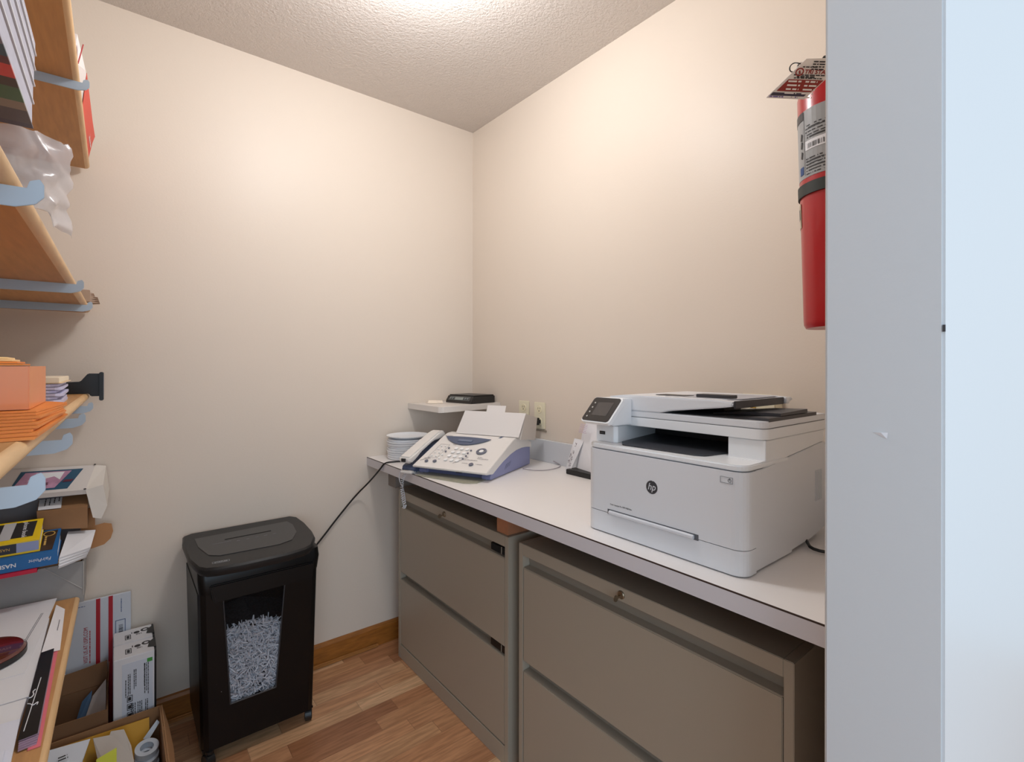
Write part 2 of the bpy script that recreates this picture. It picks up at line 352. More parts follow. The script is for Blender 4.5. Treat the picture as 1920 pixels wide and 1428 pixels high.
# document feeder
fd = obj('document_feeder', B().prism([(.845, 1.1277), (.690, 1.1277), (.665, 1.134), (.535, 1.1500), (.516, 1.1535), (.514, 1.1625), (.56, 1.1655), (.80, 1.1655), (.845, 1.160)], 'x', .995, 1.285, .0025), white, t, smooth=True)
obj('feeder_underside', B().prism([(.690, 1.1276), (.513, 1.1277 + .004), (.5135, 1.148), (.53, 1.141), (.655, 1.1300)], 'x', 1.03, 1.28), dark, fd) if False else None
obj('input_flap', B().box(.998, .5105, 1.1490, 1.228, .5145, 1.1650, .001), dgrey, fd, label='dark grey side of the input tray')
obj('input_shelf', B().prism([(1.03, .545), (1.03, .70), (1.22, .70), (1.24, .53), (1.06, .53)], 'z', 1.1650, 1.1662), M('light grey plastic', (176, 178, 186), .4), fd)
obj('tray_end', B().box(1.228, .505, 1.150, 1.246, .60, 1.1655, .002), whiteb, fd)
obj('paper_guide', B().prism([(1.045, .545), (1.075, .545), (1.075, .628), (1.045, .628)], 'z', 1.1662, 1.1735, .001), dgrey, fd)
obj('paper_slot', B().box(1.05, .66, 1.1660, 1.09, .74, 1.1672), dark, fd)
obj('feeder_roller_housing', B().box(1.12, .60, 1.1280, 1.20, .66, 1.142), dark, fd)
# feeder output tray, rising towards the open end
obj('feeder_output_tray', B().prism([(.68, 1.1277), (.4495, 1.1190), (.4495, 1.1335), (.468, 1.1335), (.50, 1.1315), (.60, 1.1285), (.68, 1.1280)], 'x', 1.014, 1.250), dgrey, t)
obj('tray_ramp', B().prism([(.4515, 1.1345), (.4515, 1.1400), (.520, 1.1385), (.60, 1.131), (.60, 1.129)], 'x', 1.07, 1.205, skew=[(.4515, 1.1345), (.4515, 1.1425), (.520, 1.1400), (.60, 1.131), (.60, 1.129)]), M('charcoal plastic', (0, 0, 0)), t)
# control panel: tilted slab in front of the scanner
P0 = Vector((.905, .857, 1.104)); R = Vector((0, -1, 0)); U = (Vector((.948, .857, 1.158)) - P0).normalized(); Nn = R.cross(U)
def onp(x, y, z=0): return P0 + R * x + U * y + Nn * z
skew = .0
def slab(x0, y0, x1, y1, r, z0, z1):
    pl = rrect(x0, y0, x1, y1, r); b = B(); k = len(pl); pts = [onp(p[0] + p[1] * .13, p[1], z0) for p in pl] + [onp(p[0] + p[1] * .13, p[1], z1) for p in pl]
    return b.hull(pts, [tuple(range(k)), tuple(range(2 * k - 1, k - 1, -1))] + [(i, (i + 1) % k, k + (i + 1) % k, k + i) for i in range(k)])
cp = obj('control_panel', slab(-.001, -.003, .0895, .0705, .008, -.010, 0), whiteb, t, smooth=True)
obj('bezel', slab(0, 0, .0845, .069, .008, 0, .0012), M('panel black', (46, 42, 40), .3), cp)
obj('touchscreen', slab(.022, .016, .0695, .055, .0005, .0012, .0016), M('screen grey', (84, 80, 78), .2), cp)
for k in range(4): obj('panel_button', B().disc(onp(.0115 + .13 * (.012 + k * .0135), .012 + k * .0135, .0012), Nn, .0022, .0004, 12), M('button light', (200, 196, 190), .4), cp)
g = B().prism([(.912, 1.1005), (.925, 1.106), (.950, 1.148), (.956, 1.158), (.996, 1.158), (.996, 1.0935), (.93, 1.0935)], 'y', .772, .8450, .002)
obj('panel_support', g, whiteb, t)
# logo and marks on the door: right in view is -Y
lg = obj('logo_disc', B().disc((.9119, .653, .973), (-1, 0, 0), .0145, .0005, 40), M('logo grey', (66, 66, 70), .4), t)
text(lg, 'hp', (.9113, .6535, .9735), (0, -1, 0), (0, 0, 1), .0215, white, 'logo_letters', .0002, shear=.25, sx=.95)
g = B(); quad(g, (.91125, .6513, .9865), (0, -1, 0), (.0, 0, 1), .0012, .001); obj('logo_cut', g, white, lg)
text(t, 'Color LaserJet Pro MFP M281fdw', (.9118, .7385, .9110), (0, -1, 0), (0, 0, 1), .0050, ink, 'model_lettering', .0001, sx=.92)
pb = B(); frame(pb, (.9117, .496, 1.0135), (0, -1, 0), (0, 0, 1), .0250, .0120, .0006); pbo = obj('power_button', pb, grey, t)
g = B(); g.lathe([(.0028, 0), (.0034, 0), (.0034, .0004), (.0028, .0004)], (.9118, .4775, 1.0192), (-1, 0, 0), 20); g.box(.9112, .4771, 1.0192, .9118, .4779, 1.0235)
obj('power_symbol', g, dgrey, pbo)
# cables at the rear of the printer
g = B().tube([(1.30, .47, .90), (1.345, .455, .88), (1.33, .42, .848), (1.24, .405, .844), (1.22, .35, .844), (1.26, .285, .844)], .004, 8, 2)
g.tube([(1.20, .452, .850), (1.16, .425, .844), (1.20, .36, .844), (1.22, .30, .844)], .0035, 8, 2)
one('printer_cables', g, dark, 'black power and network cables trailing from the rear of the big printer', 'cable')

# ------------------------------------------------------------------ label sheets in a holder between fax and printer
def mark(b, o, right, upv, s):
    for k in range(7):
        a = random.uniform(0, 6.28); q = Vector(o) + Vector(right).normalized() * (math.cos(a) * s * .38) + Vector(upv).normalized() * (math.sin(a) * s * .42)
        a2 = random.uniform(0, PI); dr = Vector(right).normalized() * math.cos(a2) + Vector(upv).normalized() * math.sin(a2)
        quad(b, q, dr, Vector(right).normalized().cross(Vector(upv).normalized()).cross(dr), s * .42, s * .14, .0004)
t = thing('sheet_holder', 'small black holder standing between fax machine and printer', 'holder', (1.325, 1.26, CZ))
obj('base', B().box(1.300, 1.185, CZ, 1.352, 1.309, CZ + .018, .002), blackm, t)
one('label_sheet', B().sheet([(1.340, 1.352, CZ + .002), (1.313, 1.304, CZ + .002), (1.360, 1.274, .961), (1.362, 1.325, .962)], .001), paper, 'low white sheet with rows of dark curly marks beside the holder', 'paper sheet')
lab = bpy.context.scene.objects['label_sheet']
o = Vector((1.340, 1.352, CZ + .002)); r = Vector((1.313, 1.304, CZ + .002)) - o; u = Vector((1.361, 1.325, .962)) - o
g = B()
n_ = r.cross(u).normalized(); sgn = -1 if n_.x > 0 else 1
for (a, c) in ((.28, .28), (.72, .22), (.30, .46), (.74, .40), (.76, .62), (.78, .84)): mark(g, o + r * a + u * c + n_ * sgn * .0012, r, u, .014)
obj('printed_marks', g, M('violet black ink', (84, 66, 82), .6), lab)
tall = one('tall_sheet', B().sheet([(1.345, 1.300, CZ + .0185), (1.325, 1.200, CZ + .0185), (1.372, 1.196, 1.03), (1.388, 1.205, 1.112), (1.392, 1.253, 1.110), (1.368, 1.290, .985)], .001), paper,
           'tall white sheet with faint violet print standing beside the printer', 'paper sheet')
g = B(); o = Vector((1.3640, 1.282, 1.020)); rr_ = Vector((-.012, -.06, 0)); uu_ = Vector((.03, -.01, .10)); nn_ = rr_.cross(uu_).normalized()
dashes(g, o - Vector((.0125, -.001, 0)), rr_, uu_, .05, 6, .006)
obj('faint_print', g, M('pale violet ink', (196, 176, 196), .7), tall)

# ------------------------------------------------------------------ outlets
def plate(y0, y1, z0, z1, label):
    ym = (y0 + y1) / 2; t = thing('wall_outlet', label, 'outlet', (X0, ym, z0), group='ivory outlets on the right wall')
    obj('cover_plate', B().box(X0 - .006, y0, z0, X0 - .0005, y1, z1, .002), ivory, t)
    for zc in ((z0 * .73 + z1 * .27), (z0 * .27 + z1 * .73)):
        s = obj('socket', B().lathe([(0, 0), (.0165, 0), (.0160, .002), (0, .002)], (X0 - .006, ym, zc), (-1, 0, 0), 20), M('ivory socket', (238, 228, 196), .35), t)
        g = B(); g.box(X0 - .0086, ym + .0050, zc + .000, X0 - .0079, ym + .0066, zc + .009); g.box(X0 - .0086, ym - .0066, zc + .001, X0 - .0079, ym - .0050, zc + .009)
        g.disc((X0 - .0080, ym, zc - .006), (-1, 0, 0), .0024, .0006, 10); obj('slots', g, ink, s)
    return t
plate(1.646, 1.714, .972, 1.084, 'ivory wall outlet left of the other one, half hidden by the fax paper')
plate(1.541, 1.610, .970, 1.083, 'ivory wall outlet with a black plug, just right of the fax')
t = thing('power_plug', 'black plug pushed into the outlet behind the fax', 'plug', (X0 - .04, 1.576, 1.00))
obj('plug_body', B().box(X0 - .060, 1.556, .988, X0 - .0085, 1.590, 1.018, .008), dark, t, smooth=True)
obj('cord', B().tube([(X0 - .046, 1.580, 1.004), (X0 - .075, 1.60, 1.010), (X0 - .095, 1.64, 1.02), (X0 - .085, 1.70, .98), (X0 - .06, 1.73, .90), (X0 - .06, 1.73, .848)], .003, 8, 2), dark, t)
t = thing('wall_jack', 'ivory jack plate with a round brass connector behind the printer', 'outlet', (X0, .66, 1.10))
obj('cover_plate', B().box(X0 - .006, .618, 1.045, X0 - .0005, .700, 1.160, .002), ivory, t)
obj('connector', B().lathe([(0, 0), (.006, 0), (.006, .010), (.004, .012), (0, .012)], (X0 - .006, .665, 1.120), (-1, 0, 0), 16), brass, t, smooth=True)
obj('jack_box', B().box(X0 - .045, .590, 1.085, X0 - .0005, .616, 1.150, .003), ivory, t)
one('wire_clip', B().box(X0 - .004, 1.535, .960, X0 - .0005, 1.600, .966), M('dull grey strip', (160, 148, 132), .5), 'short dull strip on the wall under the right outlet', 'strip')

# ------------------------------------------------------------------ corner shelf and postal scale
g = B().prism([(1.052, Y0 - .0005), (1.052, 1.815), (1.060, 1.803), (1.072, 1.802), (X0 - .0005, 1.855), (X0 - .0005, Y0 - .0005)], 'z', 1.040, 1.065, .001)
one('corner_shelf', g, M('cream laminate', (226, 220, 214), .35), 'small cream laminate shelf in the wall corner above the fax', 'shelf')
t = thing('postal_scale', 'flat black postal scale with a small display on the corner shelf', 'scale', (1.31, 1.96, 1.065), math.radians(-80))
# local x along the display face (towards -Y), y into the depth
t_W = WM[t]
b = B(); b.prism([(-.078, 0), (.076, 0), (.076, .033), (-.060, .033), (-.075, .012)], 'x', -.089, .089, .002); obj('case', b, blackm, t, local=True)
obj('platform', B().box(-.085, -.058, .0335, .085, .075, .0375, .003), dark, t, local=True)
nv = Vector((0, -.75, .55)).normalized()
g = B().sheet([(-.072, -.0768, .0125), (.072, -.0768, .0125), (.068, -.0625, .031), (-.068, -.0625, .031)], .001); s = obj('display_panel', g, M('scale panel', (82, 84, 82), .3), t, local=True)
g = B().sheet([(-.028, -.0768, .0158), (.028, -.0768, .0158), (.028, -.0682, .0272), (-.028, -.0682, .0272)], .001); obj('display', g, M('lcd grey', (142, 148, 144), .25), s, local=True)
for k, x in enumerate((-.058, -.042, .042, .058)):
    obj('scale_button', B().disc((x, -.0722, .0222), nv, .005, .0012, 14), M('scale key grey', (120, 126, 128), .4), s, local=True)
text(t, 'DYMO', (-.03, -.0602, .0352), (1, 0, 0), (0, -.3, 1), .004, grey, 'brand_lettering', .0002, local=True) if False else None
g = B(); g.sheet([(1.105, 2.02, 1.0665), (1.155, 1.985, 1.0665), (1.175, 2.04, 1.0665), (1.125, 2.06, 1.0665)], .0005)
g.sheet([(1.105, 2.0, 1.067), (1.135, 1.97, 1.067), (1.145, 1.995, 1.080), (1.118, 2.02, 1.079)], .0005)
g.sheet([(1.135, 1.995, 1.067), (1.16, 1.96, 1.067), (1.172, 1.985, 1.078), (1.146, 2.01, 1.0785)], .0005)
one('folded_paper', g, M('cream paper', (240, 228, 212), .7), 'scrap of folded cream paper on the corner shelf beside the scale', 'paper scrap')

# ------------------------------------------------------------------ stack of plastic lids
for k in range(10):
    z = CZ + .0005 + k * .0095; r = .088 + .0015 * math.sin(k * 2.1); dx = .002 * math.sin(k * 1.7)
    pr = [(0, 0), (r * .90, 0), (r * .97, .001), (r * .985, .0045), (r, .0065), (r, .0085), (r * .985, .0090), (r * .90, .0090), (0, .0090)]
    if k == 9: pr = [(0, 0), (r * .8, 0), (r * .92, .006), (r * 1.04, .0115), (r * 1.04, .0128), (r * .9, .0075), (r * .78, .0012), (0, .0012)]
    lb = 'topmost translucent white plate of the stack beside the fax, with the widest rim' if k == 9 else ('lowest translucent white plate of the stack beside the fax, on the counter' if k == 0 else 'translucent white plate inside the stack beside the fax')
    one('plastic_plate', B().lathe(pr, (.992 + dx, 1.975, z), seg=48), M('frosted white plastic', (236, 238, 242), .3), lb, 'plate', 'translucent plates stacked beside the fax', smooth=True)

# ------------------------------------------------------------------ fax machine (local: x = depth back, y = towards its left, origin front right foot)
FA = math.radians(25)
t = thing('fax_machine', 'white and lilac blue fax machine with handset and keypad on the counter', 'fax machine', (.974, 1.372, CZ), FA)
lil = M('lilac blue plastic', (142, 146, 186), .42); cream = M('cream white plastic', (224, 220, 216), .4); navy = M('slate blue plastic', (76, 88, 114), .35)
side = [(.045, .002), (.375, .002), (.375, .070), (.371, .070), (.332, .076), (.285, .079), (.235, .077), (.185, .068), (.125, .051), (.085, .036), (.049, .021), (.040, .012)]
fb = B(); fb.prism(side, 'y', 0, .004, .0005); fb.prism(side, 'y', .300, .304, .0005); fb.box(.12, .004, .002, .374, .30, .05); fb.prism([(.045, .002), (.125, .002), (.125, .030), (.05, .020), (.04, .012)], 'y', .004, .034); fb.prism([(.045, .002), (.125, .002), (.125, .030), (.05, .020), (.04, .012)], 'y', .270, .300)
obj('lower_body', fb, lil, t, local=True, label='lilac blue lower body')
obj('front_slot', B().box(.055, .034, .002, .12, .270, .022), M('deep blue plastic', (104, 110, 148), .45), t, local=True)
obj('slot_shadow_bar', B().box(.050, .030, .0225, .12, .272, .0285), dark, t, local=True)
obj('slot_latch', B().box(.046, .120, .014, .056, .145, .0240, .001), ink, t, local=True)
g = B(); [g.box(.165 + k * .011, -.0006, .026 + k * .004, .169 + k * .011, .0, .040 + k * .004) for k in range(4)]
g2 = B()
for k in range(4): g2.hull([(.150 + k * .012, -.0006, .020 + k * .002), (.153 + k * .012, -.0006, .020 + k * .002), (.168 + k * .012, -.0006, .038 + k * .002), (.165 + k * .012, -.0006, .038 + k * .002)], [(0, 1, 2, 3)])
g.bm.free(); obj('speaker_slots', g2, navy, t, local=True)
up_side = [(.0, .034), (.003, .028), (.049, .0225), (.085, .0375), (.125, .0525), (.185, .0695), (.235, .0785), (.285, .0805), (.332, .0775), (.371, .0715), (.371, .093), (.330, .106), (.285, .115), (.262, .128), (.228, .126), (.200, .117)]
ub = B(); ub.prism(up_side, 'y', -.008, .304, .0015)
obj('upper_body', ub, cream, t, local=True)
# panel plane
pa = Vector((.003, 0, .0358)); pb_ = Vector((.198, 0, .1168)); U = (pb_ - pa).normalized(); R = Vector((0, -1, 0)); Nn = R.cross(U)
def pp(w_, s, h=0): return pa + U * s + Nn * (h + .0016) + Vector((0, w_, 0))
def psheet(b, pts, t_=.0012): b.sheet([pp(a, c, t_) for a, c in pts], t_); return b
arc = [(.284 - k * .0205, .207 + .006 * math.sin(PI * k / 10)) for k in range(11)] + [(.079 + k * .0205, .207 - .052 * math.sin(PI * k / 10) ** .8) for k in range(1, 10)]
fs = obj('display_surround', psheet(B(), arc), navy, t, local=True)
sc = B(); psheet(sc, [(.213, .190), (.150, .190), (.150, .176), (.213, .176)], .0022); obj('lcd_display', sc, M('lcd blue grey', (104, 116, 140), .3), fs, local=True)
g = B(); dashes(g, pp(.220, .2005, .0014), R, U, .085, 1, .0045); obj('surround_print', g, M('pale ink', (190, 196, 210), .6), fs, local=True)
proto = None
def button(w_, s, r, m, nm):
    o = obj(nm, B().disc(pp(w_, s, .0004), Nn, r, .0022, 14), m, t, local=True); return o
kcol = M('key white', (240, 240, 240), .35); kdk = M('key slate', (96, 100, 116), .4)
for r_ in range(4):
    for c_ in range(3):
        y_, s_ = .190 - c_ * .0245, .128 - r_ * .026
        if proto is None: proto = button(y_, s_, .0075, kcol, 'number_key')
        else:
            q = proto.copy(); C.objects.link(q); q.parent = t; q.location = Vector((0, y_ - .190, 0)) + U * (s_ - .128)
for k in range(4): button(.222, .126 - k * .024, .004, kdk if k < 2 else kcol, 'function_key')
for k in range(4): button(.122 + (k % 2) * .003, .122 - k * .019, .0038, kdk, 'function_key')
for r_ in range(4):
    for c_ in range(2): button(.262 - c_ * .018, .136 - r_ * .023, .0034, kcol, 'speed_key')
g = B(); [frame(g, pp(.274, .056, .0003), R, U, .042, .094, .0008)]; obj('key_outline', g, M('fine grey line', (160, 160, 166), .5), t, local=True)
g = B(); g.lathe([(.0115, 0), (.020, 0), (.020, .0018), (.0115, .0018)], pp(.078, .123, .0002), Nn, 28); obj('navigation_ring', g, kdk, t, local=True, label='slate navigation ring')
button(.078, .123, .0088, kcol, 'select_key'); button(.074, .036, .0085, kdk, 'start_key'); button(.262, .030, .0070, kdk, 'hook_key'); button(.228, .034, .0075, kdk, 'redial_key')
g = B()
for (a, c, wd) in ((.125, .062, .05), (.070, .075, .050), (.115, .040, .026), (.058, .040, .03), (.285, .048, .03), (.218, .152, .014), (.072, .083, .02), (.090, .0625, .03)): dashes(g, pp(a, c, .0002), R, U, wd, 1, .0042)
for k in range(12):
    a = k / 12; psheet(g, [(.150 - a * .04, .034 + a * .046), (.146 - a * .04, .037 + a * .046), (.147 - a * .04, .0385 + a * .046), (.151 - a * .04, .0355 + a * .046)], .0004)
    psheet(g, [(.292 - a * .03, .030 + a * .026), (.289 - a * .03, .0325 + a * .026), (.290 - a * .03, .034 + a * .026), (.293 - a * .03, .0315 + a * .026)], .0004)
obj('panel_print', g, M('grey ink', (120, 116, 122), .6), t, local=True)
g = B(); g.sheet([(.215, .060, .1225), (.215, .050, .1225), (.245, .040, .1330), (.245, .050, .1330)], .004); obj('paper_guide', g, navy, t, local=True)
text(t, 'brother', pp(.275, .215, .0002), R, U, .011, M('grey ink', (0, 0, 0)), 'brand_lettering', .0001, local=True)
# paper support and sheet
ps = B(); ps.hull([(.235, -.026, .120), (.235, .255, .120), (.268, .243, .216), (.268, -.030, .216), (.300, -.026, .100), (.300, .255, .100), (.382, .225, .189), (.382, -.030, .189), (.370, .24, .100), (.370, -.026, .100)],
                  [(0, 1, 2, 3), (2, 3, 7, 6), (0, 3, 7, 9), (1, 2, 6, 8), (6, 7, 9, 8), (0, 1, 8, 9)])
obj('paper_support', ps, M('warm grey plastic', (204, 196, 188), .45), t, local=True)
obj('paper_sheet', B().sheet([(.228, .262, .128), (.228, -.020, .128), (.2635, -.034, .2175), (.2635, .057, .2175), (.2735, .057, .2420), (.2735, .140, .2420), (.2635, .140, .2175), (.2635, .240, .2175)], .0008), M('warm white paper', (228, 222, 218), .7), t, local=True, label='white sheet standing in the feeder')
# handset and cradle
hs = B()
hp = [(.000, .040), (.004, .060), (.03, .070), (.11, .102), (.19, .132), (.222, .137), (.240, .128), (.236, .108), (.20, .104), (.16, .102), (.08, .070), (.05, .050), (.02, .036)]
hs.prism(hp, 'y', .318, .370, .006)
h = obj('handset', hs, cream, t, local=True, smooth=True)
obj('handset_socket', B().box(-.004, .335, .044, .002, .352, .056), ink, h, local=True)
obj('cradle', B().prism([(.025, .002), (.28, .002), (.28, .090), (.23, .100), (.15, .084), (.06, .040), (.020, .026), (.015, .01)], 'y', .306, .366, .003), navy, t, local=True, label='slate blue handset cradle')
obj('cradle_base', B().box(.000, .308, .0005, .10, .362, .010, .003), cream, t, local=True)
obj('output_tray', B().prism([(-.030, .040), (-.036, .060), (-.012, .262), (-.004, .285), (.06, .285), (.06, .02), (-.016, .02)], 'z', .0008, .0032), M('smoky clear plastic', (188, 186, 166), .25, alpha=.65), t, local=True, label='smoky clear paper tray lip')
g = B(); cpts = []; 
path = [Vector(p) for p in ((.905, 1.665, .8455), (.872, 1.690, .846), (.850, 1.700, .838), (.846, 1.718, .805), (.846, 1.722, .770), (.846, 1.712, .735), (.846, 1.695, .716), (.846, 1.704, .702))]
def interp(P, s):
    L_ = [(P[i + 1] - P[i]).length for i in range(len(P) - 1)]; tot = sum(L_); d_ = s * tot
    for i, l in enumerate(L_):
        if d_ <= l or i == len(L_) - 1: return P[i].lerp(P[i + 1], min(1, d_ / l)), (P[i + 1] - P[i]).normalized()
        d_ -= l
turns = 26
for k in range(turns * 10 + 1):
    s_ = k / (turns * 10); p, d_ = interp(path, s_); a = 2 * PI * k / 10; ax = Vector((0, 1, 0)) if abs(d_.y) < .8 else Vector((1, 0, 0)); e1 = d_.cross(ax).normalized(); e2 = d_.cross(e1)
    cpts.append(p + (e1 * math.cos(a) + e2 * math.sin(a)) * .0052 + Vector((-.006, 0, .0)))
g.tube(cpts, .0013, 5, 0)
obj('coiled_cord', g, M('cord white', (214, 216, 222), .4), t, label='white coiled handset cord hanging over the counter edge')
obj('straight_cord', B().tube([(.918, 1.655, .8425), (.87, 1.715, .842), (.851, 1.755, .840), (.8495, 1.768, .812), (.8495, 1.756, .788), (.8495, 1.722, .768), (.8495, 1.71, .72)], .0014, 6, 2), M('cord white', (0, 0, 0)), t, label='thin straight white cord loop')
obj('phone_line', B().tube([(1.225, 1.470, .8405), (1.235, 1.42, .8405), (1.275, 1.39, .8405), (1.335, 1.392, .8405), (1.388, 1.42, .8405), (1.389, 1.47, .85)], .0014, 6, 2), M('grey line', (150, 140, 146), .5), t, label='thin grey phone line on the counter')
one('shredder_cord', B().tube([(1.035, 1.845, .842), (.975, 1.870, .8425), (.895, 1.885, .844), (.853, 1.905, .842), (.845, 1.93, .812), (.838, 2.03, .74), (.80, 2.082, .68), (.715, 2.083, .59), (.661, 2.083, .528), (.600, 2.075, .470), (.56, 2.05, .42)], .0035, 8, 2), dark,
    'black power cord running from the counter down to the shredder', 'cord')

# ------------------------------------------------------------------ paper shredder
t = thing('paper_shredder', 'tall black paper shredder on casters, full of shreds, against the back wall', 'shredder', (.365, 1.90, 0))
x0, x1, yf, yb, zb, zt = .200, .532, 1.765, 2.070, .052, .560
def loft(b, secs):
    n = len(secs[0]); pts = [p for s_ in secs for p in s_]; F = [tuple(range(n)), tuple(range(len(pts) - 1, len(pts) - n - 1, -1))]
    for i in range(len(secs) - 1):
        for k in range(n): F.append((i * n + k, i * n + (k + 1) % n, (i + 1) * n + (k + 1) % n, (i + 1) * n + k))
    return b.hull(pts, F)
def sec(z, a0, a1, c0, c1, r=.022): return [(p[0], p[1], z) for p in rrect(a0, c0, a1, c1, r, '1111', 4)]
# bin: built round a real window opening
def fy(z): return yf - (z - zb) * .045         # front leans outwards slightly going up
def fxl(z): return x0 - (z - zb) * .025
def fxr(z): return x1 + (z - zb) * .015
win = [(.2535, .530), (.4320, .530), (.4080, .178), (.2760, .178)]    # x,z of window corners (TL,TR,BR,BL)
g = B()
def sq(pts):
    a_ = sum(pts[i][0] * pts[(i + 1) % len(pts)][1] - pts[(i + 1) % len(pts)][0] * pts[i][1] for i in range(len(pts)))
    if a_ < 0: pts = pts[::-1]
    g.sheet([(x, fy(z), z) for x, z in pts], .004)
zt2 = .545
sq([(fxl(zb) + .02, zb), (fxl(zt2) + .02, zt2), win[0], win[3]]); sq([(fxr(zb) - .02, zb), (fxr(zt2) - .02, zt2), win[1], win[2]])
sq([(fxl(zb) + .02, zb), win[3], win[2], (fxr(zb) - .02, zb)]); sq([(fxl(zt2) + .02, zt2), win[0], win[1], (fxr(zt2) - .02, zt2)])
for s_, f_ in ((1, fxl), (-1, fxr)):
    P = []
    for z in (zb, zt2):
        P.append([(f_(z) + s_ * .02, fy(z), z), (f_(z) + s_ * .006, fy(z) + .006, z), (f_(z), fy(z) + .02, z), (f_(z), yb, z), (f_(z) + s_ * .004, yb, z), (f_(z) + s_ * .004, fy(z) + .02, z), (f_(z) + s_ * .02, fy(z) + .005, z)])
    loft(g, P)
g.box(x0, yb - .004, zb, x1, yb, zt2); g.box(x0 + .002, yf + .006, zb, x1 - .002, yb, zb + .006)
bn = obj('bin', g, blackg, t)
wz = .0025
glass = M('smoky clear window', (40, 42, 46), .08, alpha=.10, spec=.6)
gl = B().sheet([(x, fy(z) + .001, z) for x, z in win], .0015)
obj('window', gl, glass, bn, label='clear window in the bin')
g = B()
for (a, c) in ((0, 1), (1, 2), (2, 3), (3, 0)): g.tube([(win[a][0], fy(win[a][1]) - .001, win[a][1]), (win[c][0], fy(win[c][1]) - .001, win[c][1])], .0022, 6, 0)
obj('window_rim', g, M('rim dark grey', (52, 54, 58), .3), bn)
# shredded paper
rnd = random.Random(3); g = B()
core = [(x0 + .02, .40), (.30, .43), (.37, .445), (.44, .42), (x1 - .02, .38), (x1 - .02, zb + .01), (x0 + .02, zb + .01)]
b2 = g
for k in range(2600):
    x = rnd.uniform(.245, .445); top = .372 + .038 * math.sin((x - .2) * 12) ; z = zb + .115 + (top - zb - .115) * rnd.random() ** .9
    y = fy(z) + rnd.uniform(.007, .034) + (.02 * rnd.random() if z > top - .03 else 0)
    a = rnd.uniform(0, PI); L_ = rnd.uniform(.007, .016); w_ = .0017; tl = rnd.uniform(-.7, .7)
    d_ = Vector((math.cos(a), tl, math.sin(a))).normalized(); n_ = d_.cross(Vector((rnd.uniform(-.8, .8), 1, rnd.uniform(-.8, .8)))).normalized(); p = Vector((x, y, z)); bend = Vector((0, -rnd.uniform(0, .003), 0)) + n_ * rnd.uniform(-.002, .002)
    vs_ = [g.bm.verts.new(q) for q in (p - d_ * L_ - n_ * w_, p - d_ * L_ + n_ * w_, p + bend + n_ * w_, p + bend - n_ * w_, p + d_ * L_ + n_ * w_, p + d_ * L_ - n_ * w_)]
    g.bm.faces.new((vs_[0], vs_[1], vs_[2], vs_[3])); g.bm.faces.new((vs_[3], vs_[2], vs_[4], vs_[5]))
sp = obj('paper_shreds', g, M('shredded paper', (214, 218, 228), .7), t, kind='stuff'); sp['label'] = 'heap of shredded white paper inside the bin'
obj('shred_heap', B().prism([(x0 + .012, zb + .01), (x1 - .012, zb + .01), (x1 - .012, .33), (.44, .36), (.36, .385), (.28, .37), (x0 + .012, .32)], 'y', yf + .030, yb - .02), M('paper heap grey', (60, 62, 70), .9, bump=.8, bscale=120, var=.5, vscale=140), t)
# motor housing under the lid
g = B(); loft(g, [sec(.5455, .190, .538, 1.735, 2.072), sec(.590, .186, .542, 1.728, 2.073), sec(.615, .186, .542, 1.740, 2.073)])
obj('head', g, blackg, t, smooth=True)
g = B().prism([(.225, .520), (.515, .520), (.520, .575), (.215, .575)], 'y', 1.722, 1.742, .004); obj('front_lip', g, blackg, t, smooth=True)
# lid
lidp = [(.176, 2.06), (.168, 1.98), (.170, 1.80), (.184, 1.715), (.200, 1.690), (.228, 1.678), (.300, 1.668), (.420, 1.668), (.480, 1.682), (.505, 1.700), (.538, 1.775), (.550, 1.850), (.556, 1.960), (.552, 2.05), (.535, 2.078), (.20, 2.078)]
def shr(P, f, c=(.362, 1.87)): return [(c[0] + (p[0] - c[0]) * f, c[1] + (p[1] - c[1]) * f) for p in P]
g = B(); loft(g, [[(p[0], p[1], .615) for p in shr(lidp, .965)], [(p[0], p[1], .628) for p in lidp], [(p[0], p[1], .637) for p in lidp], [(p[0], p[1], .643) for p in shr(lidp, .975)]])
ld = obj('lid', g, M('charcoal lid plastic', (34, 34, 35), .42, spec=.35), t, smooth=True)
ins = [(.205, 2.00), (.205, 1.90), (.222, 1.80), (.250, 1.775), (.420, 1.765), (.465, 1.785), (.500, 1.86), (.512, 1.96), (.505, 2.01)]
obj('top_panel', B().prism(ins, 'z', .6425, .6445, .0008), M('smoky top panel', (46, 47, 49), .3), ld)
obj('feed_slot', B().box(.285, 1.925, .6440, .430, 1.931, .6452), M('slot black', (8, 8, 8), .8), ld)
g = B()
for k in range(5): g.box(.315 + k * .028, 1.885, .6444, .325 + k * .028, 1.889, .6450)
g.box(.245, 1.900, .6444, .300, 1.902, .6449)
obj('panel_marks', g, grey, ld)
g = B(); frame(g, (.221, 1.7165, .6434), (1, -.10, 0), (.1, 1, 0), .046, .014, .0008); bd = obj('badge', g, M('badge silver', (170, 170, 172), .4), ld)
text(ld, 'STAPLES', (.2445, 1.7215, .6434), (1, -.10, 0), (.1, 1, 0), .0098, M('badge silver', (0, 0, 0)), 'badge_lettering', .0002, sx=.95)
def caster(x, y, rz):
    c = obj('caster', B().lathe([(0, .052), (.012, .052), (.012, .044), (0, .044)], (x, y, 0), seg=12), dark, t)
    dv = Vector((math.cos(rz), math.sin(rz), 0)); cc = Vector((x, y, .020)) + Vector((-dv.y, dv.x, 0)) * .008
    obj('wheel', B().lathe([(0, -.012), (.016, -.012), (.020, -.008), (.020, .008), (.016, .012), (0, .012)], cc, dv, 20), blackm, c, smooth=True)
    obj('hood', B().lathe([(.0215, -.010), (.023, -.010), (.023, .010), (.0215, .010)], cc + Vector((0, 0, .001)), dv, 16, 0, PI), dark, c)
